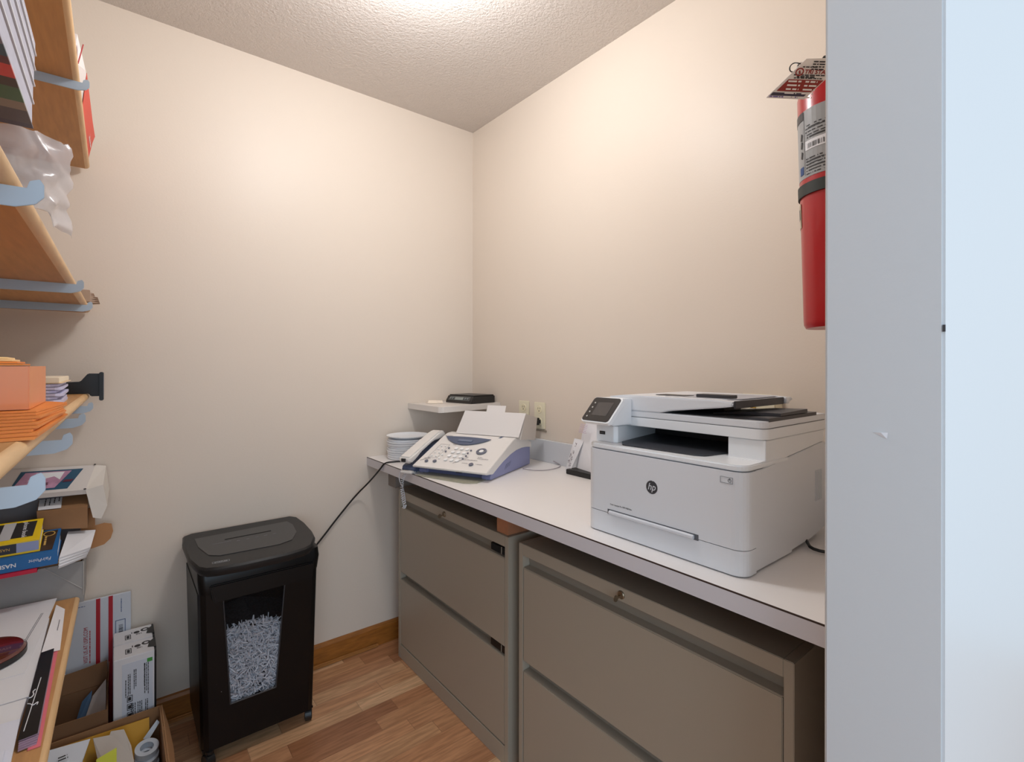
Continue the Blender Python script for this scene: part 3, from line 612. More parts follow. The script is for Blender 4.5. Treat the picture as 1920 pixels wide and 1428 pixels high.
caster(.222, 1.772, .4); caster(.520, 1.790, -.3); caster(.24, 2.045, 0); caster(.50, 2.045, 0)

# ------------------------------------------------------------------ fire extinguisher on the inner face of the front wall
t = thing('fire_extinguisher', 'red fire extinguisher with a grey label hung beside the doorway', 'fire extinguisher', (.985, .322, 1.305))
b0 = Vector((.987, .3185, 1.306)); b1 = Vector((.987, .330, 1.715)); ax = (b1 - b0).normalized(); Rr = .054
red = M('extinguisher red', (172, 12, 22), .3, coat=.2)
obj('cylinder', B().lathe([(0, .004), (.046, .0), (.0505, .0), (.0535, .006), (.054, .012), (.054, .412), (.050, .424), (.040, .434), (.024, .440), (.018, .442), (0, .442)], b0, ax, 56), red, t, smooth=True)
obj('strap', B().lathe([(.0540, .232), (.0568, .232), (.0568, .252), (.0540, .252)], b0, ax, 56), M('rubber strap', (46, 50, 46), .6), t, smooth=True)
# label wraps the camera side; angles about the axis, camera is towards (-.95,-.31)
aref = (Vector((1, 0, 0)) - ax * ax.x).normalized(); cref = ax.cross(aref)
def ang(dx, dy): v_ = Vector((dx, dy, 0)); return math.atan2(v_.dot(cref), v_.dot(aref))
def wrap(r0, r1, h0, h1, a0, a1, seg=24):
    return B().lathe([(r0, h0), (r1, h0), (r1, h1), (r0, h1), (r0, h0)], b0, ax, seg, a0, a1)
aC = PI - .10
lb = obj('label_panel', wrap(.054, .0545, .262, .380, aC - 1.75, aC + 1.65), M('label grey', (158, 160, 162), .35), t, label='grey instruction label')
def onc(a, h, r=.0548): return b0 + ax * h + (aref * math.cos(a) + cref * math.sin(a)) * r
def cdash(b, a0, a1, h, th, dens=.7, seg=40):
    a = a0
    while a < a1:
        l = random.uniform(.015, .06)
        if random.random() < dens:
            b.hull([onc(a, h), onc(min(a + l, a1), h), onc(min(a + l, a1), h + th), onc(a, h + th)], [(0, 1, 2, 3)])
        a += l
g = B(); V = aC - .50   # divider angle in view: tangent limb is at about aC-1.35
for k in range(9): cdash(g, V + .06, V + 1.4, .350 - k * .0055 - (.0 if k < 4 else .040), .0018)
for k in range(5): cdash(g, V + .06, V + 1.4, .292 - k * .0052, .0022)
for hh in (.345, .3285): cdash(g, V + .12, V + .7, hh, .0028, .8)
g.hull([onc(V, .266), onc(V + .015, .266), onc(V + .015, .378), onc(V, .378)], [(0, 1, 2, 3)])
for hh in (.332, .318, .300): g.hull([onc(V - .20, hh), onc(V - .10, hh - .003), onc(V - .06, hh + .008), onc(V - .15, hh + .012)], [(0, 1, 2, 3)])
obj('label_print', g, ink, lb)
bar = B()
for k in range(5): pass
bar.lathe([(.0548, .3085), (.0550, .3085), (.0550, .3245), (.0548, .3245), (.0548, .3085)], b0, ax, 12, V + .05, V + 1.4)
bl = obj('barcode_sticker', bar, paper, lb)
g = B(); a = V + .14
while a < V + 1.35:
    l = random.choice((.01, .018, .03)); g.hull([onc(a, .311, .0552), onc(a + l, .311, .0552), onc(a + l, .3195, .0552), onc(a, .3195, .0552)], [(0, 1, 2, 3)]); a += l + random.choice((.012, .02, .03))
obj('barcode_lines', g, ink, bl)
bar = B().lathe([(.0548, .3655), (.0550, .3655), (.0550, .380), (.0548, .380), (.0548, .3655)], b0, ax, 10, V - .9, V - .02)
ib = obj('label_band', bar, dgrey, lb)
bar = B().lathe([(.0548, .270), (.0550, .270), (.0550, .284), (.0548, .284), (.0548, .270)], b0, ax, 6, V - .26, V - .06)
obj('label_symbol', bar, inkb, lb, label='small blue symbol')
g = B().lathe([(.0540, .180), (.0548, .180), (.0550, .222), (.0540, .222), (.0540, .180)], b0, ax, 6, V - .95, V - .33)
bg = obj('round_badge', g, M('badge metal', (190, 176, 150), .4), t, label='faded metallic emblem below the strap')
g = B().lathe([(.0551, .196), (.0553, .196), (.0553, .214), (.0551, .214), (.0551, .196)], b0, ax, 6, V - .80, V - .42); obj('badge_print', g, dgrey, bg)
vt = b0 + ax * .442
vl = obj('valve', B().lathe([(0, 0), (.016, 0), (.016, .02), (.012, .03), (0, .03)], vt, ax, 20), chrome, t, smooth=True)
obj('carry_handle', B().box(vt.x - .018, vt.y - .008, vt.z + .028, vt.x + .060, vt.y + .010, vt.z + .036, .002), M('black handle', (30, 30, 30), .4), vl)
obj('pull_ring', B().tube([(.908, .3560, 1.742), (.9115, .3568, 1.7525), (.921, .357, 1.7605), (.934, .357, 1.765), (.948, .355, 1.762), (.958, .350, 1.752)], .0026, 8, 2), chrome, t, smooth=True)
obj('seal_loop', B().tube([(.906, .360, 1.742), (.894, .362, 1.738), (.889, .362, 1.743), (.894, .360, 1.751), (.905, .357, 1.756), (.925, .352, 1.757), (.945, .348, 1.758)], .0010, 6, 2), dark, t)
obj('wall_hook', B().box(.95, YB + .0005, 1.70, .985, YB + .03, 1.745, .002), dgrey, t)
# inspection tag (hangs outwards from the handle)
TL, BL, BR = Vector((.8602, .3244, 1.7293)), Vector((.8711, .3925, 1.6991)), Vector((.9065, .3451, 1.6883))
TRr = TL + (BR - BL) * .95
tg = B(); Rv = (BR - BL); Uv = (TL - BL); tw, th = Rv.length, Uv.length
tg.sheet([BL, BR, TRr, TRr.lerp(TL, .25) + Uv * .03, TL], .0006)
tagm = M('tag card', (238, 232, 226), .55)
it = one('inspection_tag', tg, tagm, 'white and dark red inspection tag hanging on the fire extinguisher', 'tag')
nrm = Rv.cross(Uv).normalized(); nrm = nrm if nrm.dot(CAM - BL) > 0 else -nrm
maroon = M('maroon ink', (148, 48, 40), .6)
def tp(a, c): return BL + Rv * a + Uv * c + nrm * .0009
g = B(); g.sheet([tp(.08, .20), tp(.95, .20), tp(.95, .50), tp(.08, .50)], .0004); mb = obj('red_panel', g, maroon, it)
g = B(); dashes(g, tp(.13, .44) + nrm * .0004, Rv, Uv, tw * .34, 5, .0062, th=.4); dashes(g, tp(.56, .44) + nrm * .0004, Rv, Uv, tw * .34, 5, .0062, th=.4); obj('panel_print', g, tagm, mb)
g = B(); g.sheet([tp(.03, .08), tp(.9, .08), tp(.9, .16), tp(.03, .16)], .0004); obj('month_band', g, M('slate print', (70, 64, 80), .6), it)
g = B(); dashes(g, tp(.05, .04), Rv, Uv, tw * .85, 1, .004); obj('month_print', g, M('violet ink', (110, 96, 160), .6), it)
g = B(); g.lathe([(.0045, 0), (.0062, 0), (.0062, .0005), (.0045, .0005)], tp(.16, .69), nrm, 20); g.box(*(tp(.16, .69) - Vector((.001, .001, .003))), *(tp(.16, .69) + Vector((.001, .001, .003)))); obj('round_emblem', g, maroon, it)
text(it, 'TRI STATE', tp(.28, .695), Rv, Uv, .0088, maroon, 'company_lettering', .0002, align='LEFT', bold=.0002)
g = B(); dashes(g, tp(.10, .605), Rv, Uv, tw * .85, 1, .0035); dashes(g, tp(.22, .56), Rv, Uv, tw * .5, 1, .0045); dashes(g, tp(.18, .53), Rv, Uv, tw * .7, 1, .0032); dashes(g, tp(.25, .93), Rv, Uv, tw * .3, 4, .0038); dashes(g, tp(.12, .80), Rv, Uv, tw * .4, 1, .0035)
obj('tag_print', g, ink, it)
g = B(); g.lathe([(.003, 0), (.0085, 0), (.0085, .0006), (.003, .0006)], tp(.78, .90), nrm, 24); obj('eyelet', g, M('faded red ring', (150, 84, 74), .6), it)

# ------------------------------------------------------------------ wall shelves on the left
def shelf(name, ztop, xn, ya, yb_, label, th=.020, xn2=None):
    t = thing(name, label, 'shelf', (-.22, (ya + yb_) / 2, ztop - th))
    xn2 = xn if xn2 is None else xn2
    pts = lambda x_off: [(XL + .012, ya), (xn - x_off, ya), (xn2 - x_off, yb_), (XL + .012, yb_)]
    obj('board', B().prism(pts(.010), 'z', ztop - th, ztop), ply, t)
    r = th / 2; prof = [(0, r)] + [(r * math.sin(PI * k / 8), r * math.cos(PI * k / 8)) for k in range(9)] + [(0, -r)]
    g = B(); P = []
    for (xx, yy) in ((xn - .010, ya), (xn2 - .010, yb_)): P.append([(xx + a, yy, ztop - r + c) for a, c in prof[1:-1]] + [(xx, yy, ztop - th), (xx, yy, ztop)])
    n = len(P[0]); g.hull(P[0] + P[1], [tuple(range(n)), tuple(range(2 * n - 1, n - 1, -1))] + [(i, (i + 1) % n, n + (i + 1) % n, n + i) for i in range(n)])
    obj('front_nosing', g, nose, t, smooth=True)
    return t
def bracket(y, zt_, xtip, label, hook=.007):
    d = .019
    p = [(XL + .012, zt_), (xtip - .012, zt_), (xtip - .010, zt_ + hook), (xtip - .003, zt_ + hook + .003), (xtip, zt_ + hook - .002), (xtip, zt_ - d * .35), (xtip - .006, zt_ - d * .75), (xtip - .020, zt_ - d), (XL + .10, zt_ - d - .002), (XL + .012, zt_ - d - .012)]
    return one('shelf_bracket', B().prism(p, 'y', y - .0012, y + .0012, .0004), steel, label, 'bracket', 'blue grey metal shelf brackets')
shelf('wall_shelf', 1.882, -.060, .35, 2.065, 'topmost plywood shelf high on the left, holding a red and white packet', .022, -.0723)
shelf('wall_shelf', 1.4265, -.0775, .35, 2.075, 'maple shelf at head height on the left, with magazines and a plastic bag', .021, -.070)
shelf('wall_shelf', 1.1508, -.084, .35, 2.045, 'maple shelf at chest height on the left, carrying orange envelopes', .021, -.071)
for y, l in ((1.44, 'blue grey bracket under the topmost shelf'),): bracket(y, 1.8590, -.050, l)
for y, l in ((.650, 'blue grey bracket under the magazine shelf, nearest the doorway'), (1.355, 'blue grey bracket in the middle under the magazine shelf'), (1.800, 'blue grey bracket under the magazine shelf, closest to the back wall')): bracket(y, 1.4045, -.0555, l)
for y, l in ((.622, 'blue grey bracket under the orange envelope shelf, nearest the doorway'), (.968, 'blue grey bracket under the orange envelope shelf, second from the doorway'), (1.341, 'blue grey bracket under the orange envelope shelf, third from the doorway'), (1.735, 'blue grey bracket under the orange envelope shelf, closest to the back wall')): bracket(y, 1.1295, -.052, l)
for y in (.645, 1.345, 1.76):
    one('shelf_standard', B().box(XL + .0005, y - .012, .55, XL + .0115, y + .012, 2.1, .001), steel, 'slotted metal upright on the left wall behind the shelves', 'upright', 'slotted uprights on the left wall')
shelf('low_shelf', .5545, -.1045, .35, 1.941, 'low plywood shelf on the left covered with papers and books', .020, -.088)
one('added_ledge', B().box(XL + .001, 1.943, .515, -.10, Y0 - .001, .5345), ply, 'narrow unseen plywood ledge on the back wall, added to carry the grey carton', 'shelf')  # unseen ledge, added so the grey carton has something to rest on
bl_ = B()
for y in (.7, 1.5): bl_.prism([(XL + .001, .534), (-.16, .534), (XL + .001, .35)], 'y', y, y + .02)
one('shelf_gusset', bl_, ply, 'plywood gussets holding the low shelf', 'support')

# red and white packet on the topmost shelf
t = thing('mailing_packet', 'red and white packet overhanging the topmost shelf', 'packet', (-.18, 1.75, 1.882))
P = [[(-.30, 1.40, 1.884), (-.0745, 1.40, 1.884), (-.0690, 1.405, 1.945), (-.30, 1.41, 1.945)], [(-.30, 1.53, 1.883), (-.074, 1.53, 1.884), (-.0600, 1.53, 1.928), (-.30, 1.53, 1.935)],
     [(-.30, 1.86, 1.883), (-.074, 1.86, 1.884), (-.0595, 1.86, 1.936), (-.30, 1.86, 1.936)], [(-.30, 1.985, 1.883), (-.074, 1.985, 1.884), (-.0595, 1.985, 1.941), (-.30, 1.985, 1.941)], [(-.30, 2.035, 1.883), (-.0745, 2.035, 1.884), (-.072, 2.035, 1.900), (-.30, 2.035, 1.92)]]
obj('packet_body', loft(B(), P), M('packet white', (240, 232, 230), .5), t)
g = B(); F = lambda y, f: Vector((-.0738 + .0140 * f + .0009, y, 1.884 + (.048) * f))
g.sheet([F(1.66, .02), F(1.545, .98), F(1.86, 1.06), F(1.86, .02)], .0006); g.sheet([F(1.86, .02), F(1.86, 1.06), F(1.985, 1.16), F(1.985, .02)], .0006); g.sheet([Vector((-.0736, 1.985, 1.8845)), Vector((-.0586, 1.985, 1.9405)), Vector((-.0712, 2.035, 1.900)), Vector((-.0736, 2.035, 1.8845))], .0006)
pr_ = obj('red_panel', g, M('vermilion print', (226, 70, 48), .5), t)
g = B(); dashes(g, F(1.98, .55) + Vector((.0007, 0, 0)), (0, -1, 0), (.2, 0, 1), .10, 2, .010); obj('white_print', g, paper, pr_)
g = B(); g.sheet([F(1.43, .2), F(1.405, .9), F(1.415, 1.0), F(1.44, .3)], .0004); obj('red_corner', g, inkr, t)

# stack of magazines on the bag
def stripe_material():
    m = bpy.data.materials.new('striped cover'); m.use_nodes = True; nt = m.node_tree; b = nt.nodes['Principled BSDF']
    tc = nt.nodes.new('ShaderNodeTexCoord'); sp_ = nt.nodes.new('ShaderNodeSeparateXYZ'); nt.links.new(tc.outputs['Object'], sp_.inputs[0])
    mr = nt.nodes.new('ShaderNodeMapRange'); mr.inputs[1].default_value = -.19; mr.inputs[2].default_value = .03; nt.links.new(sp_.outputs['Y'], mr.inputs[0])
    r = nt.nodes.new('ShaderNodeValToRGB'); r.color_ramp.interpolation = 'CONSTANT'; e = r.color_ramp.elements
    cols = [(0, (120, 118, 140)), (.10, (34, 76, 100)), (.20, (86, 22, 50)), (.27, (206, 48, 52)), (.40, (44, 24, 14)), (.50, (40, 92, 52)), (.66, (128, 112, 96)), (.76, (58, 48, 58)), (.93, (26, 22, 56))]
    e[0].position = 0; e[0].color = lin(cols[0][1]); e[1].position = cols[1][0]; e[1].color = lin(cols[1][1])
    for p, c in cols[2:]: q = e.new(p); q.color = lin(c)
    nt.links.new(mr.outputs[0], r.inputs[0]); nt.links.new(r.outputs[0], b.inputs['Base Color']); b.inputs['Roughness'].default_value = .35
    return m
stm = stripe_material(); pgm = M('page edges', (196, 196, 212), .6, var=.12, vscale=30, stretch=(1, 1, 40))
gr = 'magazines stacked on the head height shelf'
zz = 1.5165
for k in range(5):
    hgt = (.030, .022, .020, .018, .016)[k]; x1_ = (-.0795, -.0790, -.0784, -.0780, -.0776)[k]; y1_ = (.808, .811, .813, .815, .816)[k]
    lbs = ('thick magazine with a striped colourful cover at the bottom of the stack', 'pale magazine second from the bottom of the stack', 'pale magazine in the middle of the stack', 'pale magazine second from the top of the stack', 'topmost pale magazine of the stack on the shelf')[k]
    tm = thing('magazine', lbs, 'magazine', (-.19, .78, zz), group=gr)
    obj('pages', B().box(-.30, .45, zz + .002, x1_, y1_, zz + hgt - .001, .0008), pgm, tm)
    g = B().box(-.301, .449, zz, x1_ + .001, y1_ + .001, zz + .002); obj('cover', g, stm if k == 0 else paper, tm)
    zz += hgt
# crumpled clear bag hanging over the shelf edge
def crumple(o, amp, sc):
    from mathutils import noise
    for v in o.data.vertices:
        p = v.co * sc; v.co += Vector((noise.noise(p), noise.noise(p + Vector((9, 3, 1))), noise.noise(p + Vector((2, 7, 5))))) * amp
def bag_mesh(rows):
    # rows of points (top to bottom), subdivided grid
    b2 = bmesh.new(); V = [[b2.verts.new(p) for p in r] for r in rows]
    for i in range(len(V) - 1):
        for j in range(len(V[0]) - 1): b2.faces.new((V[i][j], V[i][j + 1], V[i + 1][j + 1], V[i + 1][j]))
    bmesh.ops.subdivide_edges(b2, edges=b2.edges, cuts=5, use_grid_fill=True); g = B(); g._add(b2); return g
baggy = M('clear crinkled plastic', (214, 208, 210), .22, alpha=.55, bump=.6, bscale=40)
t = thing('plastic_bag', 'crumpled clear plastic bag hanging over the edge of the magazine shelf', 'bag', (-.17, .86, 1.4270))
rows = [[(-.30, .90, 1.512), (-.20, .90, 1.516), (-.12, .90, 1.524), (-.085, .91, 1.530), (-.066, .93, 1.530)],
        [(-.30, .825, 1.512), (-.16, .828, 1.516), (-.098, .835, 1.524), (-.074, .850, 1.526), (-.0500, .885, 1.530)],
        [(-.30, .820, 1.487), (-.16, .822, 1.487), (-.094, .828, 1.488), (-.070, .845, 1.488), (-.0485, .875, 1.490)],
        [(-.30, .820, 1.457), (-.16, .822, 1.457), (-.094, .828, 1.457), (-.068, .842, 1.454), (-.0490, .870, 1.456)],
        [(-.30, .820, 1.4310), (-.16, .822, 1.4310), (-.094, .828, 1.4310), (-.0660, .842, 1.430), (-.0500, .870, 1.428)],
        [(-.30, .825, 1.4300), (-.16, .828, 1.4300), (-.096, .834, 1.4300), (-.0640, .848, 1.412), (-.0500, .875, 1.406)]]
o = obj('film', bag_mesh(rows), baggy, t, smooth=True); crumple(o, .007, 60)
for v in o.data.vertices:
    wv = WM[t] @ v.co
    if wv.x < -.066 and wv.z < 1.4290: v.co.z += 1.4290 - wv.z
    if wv.y < .819: v.co.y += .819 - wv.y
o = tm = thing('added_pack', 'pale pack added under the stacked magazines to hold them up', 'pack', (-.2, .65, 1.4275)); o = obj('pack_body', B().box(-.29, .50, 1.4285, -.125, .815, 1.5155, .012, 3), M('pale added pack', (222, 214, 210), .7), tm, smooth=True);  # invented pack, added to prop up the magazine stack; mostly hidden
# things poking out at the far end of the middle shelf
t = thing('corrugated_pad', 'small ribbed beige pad poking out at the far end of the magazine shelf', 'packaging', (-.10, 1.99, 1.4285))
bg_ = M('ribbed beige card', (176, 152, 132), .7)
obj('block', B().box(-.26, 1.94, 1.4270, -.066, 1.965, 1.463, .001), bg_, t)
g = B()
for k in range(6): g.prism([(-.066, 1.4270 + k * .0052), (-.052 + .0015 * (5 - k) - .006 * (k > 3), 1.430 + k * .0052), (-.066, 1.4325 + k * .0052)], 'y', 1.966, 2.02)
obj('ribs', g, M('pale ribbed card', (196, 170, 150), .7), t)

# ------------------------------------------------------------------ envelopes shelf
ZS = 1.1512; rnd = random.Random(11)
orange = M('orange kraft envelope', (226, 138, 62), .55, var=.06, vscale=10)
z = ZS; n_man = 9
for k in range(n_man):
    h_ = .0028 if k < n_man - 1 else .002
    xo = -.076 + .0035 * math.sin(k * 2.3) - k * .0012; yo = .79 + k * .017 + .006 * rnd.random(); x2 = -.070 + .002 * math.sin(k * 1.9)
    lbk = 'topmost orange kraft envelope of the pile on the chest height shelf' if k == n_man - 1 else ('lowest orange kraft envelope of the pile on the chest height shelf' if k == 0 else 'orange kraft envelope inside the pile on the chest height shelf')
    lift = .006 * (k / n_man)
    pts = [(-.33, yo + .01), (xo - .03, yo - .004), (xo, yo), (x2 + .002, 1.10 + .02 * math.sin(k)), (-.10, 1.18), (-.33, 1.20)]
    one('kraft_envelope', B().prism(pts, 'z', z, z + h_ - .0004), orange, lbk, 'envelope', 'orange kraft envelopes lying in a pile')
    z += h_
ZM = z
t = thing('envelope_box', 'shiny orange box holding more envelopes on the orange pile', 'box', (-.22, 1.0, ZM))
shiny = M('glossy orange film', (232, 138, 70), .36, coat=.12, bump=.4, bscale=14)
obj('front_face', B().box(-.33, .955, ZM + .0005, -.0965, .9605, 1.2360, .0008), shiny, t); obj('side_face', B().box(-.101, .9605, ZM + .0005, -.0965, 1.15, 1.2360), shiny, t)
obj('back_face', B().box(-.33, 1.15, ZM + .0005, -.0965, 1.155, 1.2360), shiny, t); obj('bottom', B().box(-.33, .9605, ZM + .0005, -.101, 1.15, ZM + .003), shiny, t)
rnd = random.Random(5)
for k in range(4):
    zc = 1.2372 + k * .0032; o = thing('loose_envelope', ('lowest orange envelope lying on top of the shiny orange box', 'second orange envelope on top of the shiny orange box', 'third envelope on top of the shiny orange box, paler', 'topmost cream envelope on the shiny orange box')[k], 'envelope', (-.2, 1.05, zc), group='envelopes on top of the orange box')
    e = -.108 - .006 * ((k * 5) % 4) 
    obj('envelope_sheet', B().prism([(-.33, .97), (e - .018, .962 + .003 * k), (e, 1.00 + .005 * k), (e - .006, 1.14), (-.33, 1.14)], 'z', zc, zc + .0026), orange if k < 2 else M('cream envelope', (240, 206, 150), .6), o)
z = ZS
for k in range(7):
    h_ = .0068; e = -.098 + .006 * math.sin(k * 2.7); lbk = 'topmost white envelope under the cream folder' if k == 6 else ('lowest white envelope of the pile behind the orange box' if k == 0 else 'white envelope inside the pile behind the orange box')
    one('white_envelope', B().prism([(-.33, 1.425), (e - .012, 1.427), (e, 1.44), (e - .003 - .004 * (k % 2), 1.70), (-.33, 1.70)], 'z', z, z + h_ - .0012), M('blue white paper', (206, 204, 232), .65), lbk, 'envelope', 'white envelopes piled behind the orange box')
    z += h_
t = thing('cream_folder', 'thick cream folder on top of the white envelopes', 'folder', (-.2, 1.56, z))
obj('cover', B().box(-.33, 1.426, z, -.094, 1.69, z + .0012), M('cream folder card', (240, 212, 176), .6), t); obj('sheets', B().box(-.33, 1.4265, z + .0015, -.098, 1.688, z + .0125, .001), M('cream sheets', (246, 232, 208), .65), t)
# black plastic bracket / end stop
t = thing('black_end_stop', 'black plastic end stop with a flanged plate at the end of the envelope shelf', 'bracket', (-.07, 2.0, 1.147))
obj('arm', B().prism([(-.20, 1.1512), (-.069, 1.1512), (-.066, 1.143), (-.044, 1.143), (-.044, 1.2125), (-.072, 1.213), (-.090, 1.188), (-.20, 1.184)], 'y', 1.985, 2.012, .002), dark, t)
obj('flange', B().box(-.0455, 1.970, 1.130, -.035, 2.026, 1.217, .002), dark, t)
obj('flange_face', B().box(-.0352, 1.978, 1.145, -.0342, 2.02, 1.205), M('silver face', (150, 150, 154), .3), t)

# ------------------------------------------------------------------ low shelf: grey bin and its contents
ZC = .535
t = thing('grey_carton', 'open grey carton on the added low ledge, filled with books and boxes', 'carton', (-.19, 2.0, ZC))
gc = M('grey board', (158, 157, 156), .6)
g = B(); g.box(XL + .02, 1.945, ZC, -.079, 1.949, .656, .0005); g.box(-.083, 1.949, ZC, -.079, Y0 - .006, .654); g.box(XL + .02, 1.949, ZC, -.083, Y0 - .006, ZC + .003)
obj('walls', g, gc, t)
g = B(); g.tube([(-.165, 1.9442, .655), (-.083, 1.9442, .575)], .0010, 5, 0); g.tube([(-.0802, 1.944, ZC + .02), (-.0802, 1.944, .655)], .0012, 5, 0); obj('folds', g, M('pale crease', (186, 184, 180), .6), t)
t = thing('kraft_box', 'brown kraft box in the grey carton with a rounded flap sticking out', 'box', (-.19, 2.0, ZC + .004))
obj('body', B().box(XL + .03, 1.952, ZC + .0035, -.087, 2.082, .672, .001), card, t)
g = B(); pl = [(-.090, .660), (-.060, .662), (-.034, .668), (-.018, .684), (-.012, .706), (-.016, .730), (-.034, .736), (-.056, .732), (-.058, .790), (-.090, .790)]
g.prism(pl, 'y', 2.040, 2.044, .0004); obj('flap', g, M('tan kraft flap', (186, 134, 88), .7), t)
def tilt_book(x0_, x1_, ya_, yb_, z0_, z1_, h_, cover, pages, label):
    # z0_ at the front edge, z1_ at the rear edge
    t = thing('phone_book', label, 'phone book', ((x0_ + x1_) / 2, (ya_ + yb_) / 2, min(z0_, z1_)))
    Zf = lambda y: z0_ + (z1_ - z0_) * (y - ya_) / (yb_ - ya_)
    def blk(xa, xb, y0_, y1_, a, c): return B().hull([(xa, y0_, Zf(y0_) + a), (xb, y0_, Zf(y0_) + a), (xb, y1_, Zf(y1_) + a), (xa, y1_, Zf(y1_) + a), (xa, y0_, Zf(y0_) + c), (xb, y0_, Zf(y0_) + c), (xb, y1_, Zf(y1_) + c), (xa, y1_, Zf(y1_) + c)], [(0, 1, 2, 3), (4, 5, 6, 7), (0, 1, 5, 4), (1, 2, 6, 5), (2, 3, 7, 6), (3, 0, 4, 7)])
    obj('pages', blk(x0_, x1_ - .002, ya_ + .0016, yb_ - .002, .0015, h_ - .0015), pages, t)
    g = blk(x0_, x1_, ya_, yb_, 0, .0015)
    for q in (blk(x0_, x1_, ya_, yb_, h_ - .0015, h_), blk(x0_, x1_, ya_, ya_ + .0016, .0015, h_ - .0015)):
        me = bpy.data.meshes.new('t'); q.bm.to_mesh(me); g.bm.from_mesh(me); bpy.data.meshes.remove(me)
    obj('cover', g, cover, t)
    tv = Vector((0, yb_ - ya_, z1_ - z0_)).normalized(); return t, Zf, tv
BY = 1.862
tilt_book_red = tilt_book(-.36, -.172, BY - .006, 1.99, .675, .678, .010, M('crimson cover', (196, 22, 60), .4), paper, 'thin red book under the blue phone book')[0]
tilt_book_red.name = 'red_book'; tilt_book_red['category'] = 'book'
bk, Zf, tv = tilt_book(-.36, -.131, BY, 1.975, .6865, .7200, .036, M('phone book blue', (32, 104, 168), .35), paper, 'blue phone book under the black and yellow one')
text(bk, 'NASHUA & AREA', (-.268, BY - .0004, .7035), (-1, 0, 0), (0, 0, -1), .0145, paper, 'spine_lettering', .0002, bold=.0003)
text(bk, 'FairPoint', (-.166, BY - .0004, .7060), (-1, 0, 0), (0, 0, -1), .0125, paper, 'publisher_lettering', .0002, shear=.2)
def top(x, y, h_): return Vector((x, y, Zf(y) + h_))
g = B(); g.sheet([top(-.30, BY + .010, .0368), top(-.143, BY + .010, .0368), top(-.137, 1.968, .0368), top(-.30, 1.968, .0368)], .0004); cv = obj('cover_picture', g, M('dark bronze print', (60, 44, 34), .4, var=.5, vscale=20), bk)
nv_ = Vector((0, -tv.z, tv.y))
g = B(); g.lathe([(.0105, 0), (.0130, 0), (.0130, .0005), (.0105, .0005)], top(-.155, 1.953, .0370), nv_, 24); dashes(g, top(-.163, 1.940, .0370), (0, -tv.y, -tv.z), (1, 0, 0), .05, 2, .010); obj('gold_emblem', g, M('gold ink', (206, 168, 90), .4), bk)
bk, Zf, tv = tilt_book(-.36, -.168, BY + .012, 1.962, .7270, .7620, .034, M('phone book yellow', (240, 204, 30), .35), paper, 'black and yellow phone book lying on the blue one')
g = B(); g.sheet([top(-.31, BY + .028, .0345), top(-.184, BY + .028, .0345), top(-.180, 1.954, .0345), top(-.31, 1.954, .0345)], .0003); cv = obj('cover_panel', g, ink, bk)
g = B(); g.sheet([top(-.252, BY + .024, .0349), top(-.228, BY + .024, .0349), top(-.222, 1.956, .0349), top(-.246, 1.956, .0349)], .0003); obj('cover_stripe', g, M('silver print', (196, 196, 200), .4), bk)
text(bk, 'phone book', top(-.202, (BY + 1.98) / 2, .0349), (0, -tv.y, -tv.z), (1, 0, 0), .0145, paper, 'cover_lettering', .0002)
zf = Zf(BY + .012); yk = BY + .0115
g = B(); g.sheet([(-.36, yk, zf + .005), (-.214, yk, zf + .005), (-.214, yk, zf + .030), (-.36, yk, zf + .030)], .0003); sp2 = obj('spine_panel', g, M('spine slate', (40, 42, 56), .4), bk)
g = B(); g.sheet([(-.214, yk, zf + .005), (-.170, yk, zf + .005), (-.170, yk, zf + .030), (-.214, yk, zf + .030)], .0003); obj('spine_end', g, M('spine lilac', (150, 160, 198), .4), bk)
text(bk, 'NASHUA', (-.246, yk - .0008, zf + .0175), (-1, 0, 0), (0, 0, -1), .010, M('gold ink', (0, 0, 0)), 'spine_lettering', .0002)
# white papers at the right, leaning out of the carton
for k in range(4):
    dz_ = k * .0075
    one('letter_bundle', B().sheet([(-.129, 1.865 + .003 * k, .676 + dz_), (-.072 + .003 * k, 1.925, .676 + dz_), (-.060 + .002 * k, 2.01, .704 + dz_), (-.118, 2.01, .712 + dz_)], .0062), paper,
        ('lowest white letter bundle leaning out of the grey carton', 'second white letter bundle leaning out of the grey carton', 'third white letter bundle leaning out of the grey carton', 'topmost white letter bundle leaning out beside the blue phone book')[k], 'paper', 'white letter bundles beside the phone books')
# brown parcel with white label
t = thing('small_parcel', 'small brown parcel with a white address label behind the phone books', 'parcel', (-.12, 2.01, .742))
P = [[(-.183, 1.985, .758), (-.072, 1.985, .742), (-.072, 2.045, .750), (-.183, 2.045, .770)], [(-.184, 1.980, .812), (-.072, 1.980, .808), (-.074, 2.045, .836), (-.186, 2.045, .832)]]
obj('box', loft(B(), P), card, t)
g = B(); g.sheet([(-.182, 1.983, .8165), (-.132, 1.983, .8150), (-.133, 2.040, .8350), (-.184, 2.040, .8340)], .0008)
pl_ = obj('address_label', g, paper, t); g = B()
for k in range(4): dashes(g, (-.170 + k * .010, 2.036, .8342 + .0010), (0, -1, -.34), (1, 0, 0), .044 - k * .006, 1, .005)
obj('label_print', g, ink, pl_)
one('folder_stack', B().box(-.30, 2.0475, .6730, -.092, 2.082, .845), M('grey folder stack', (120, 118, 122), .7), 'grey folders standing behind the small brown parcel', 'folder')
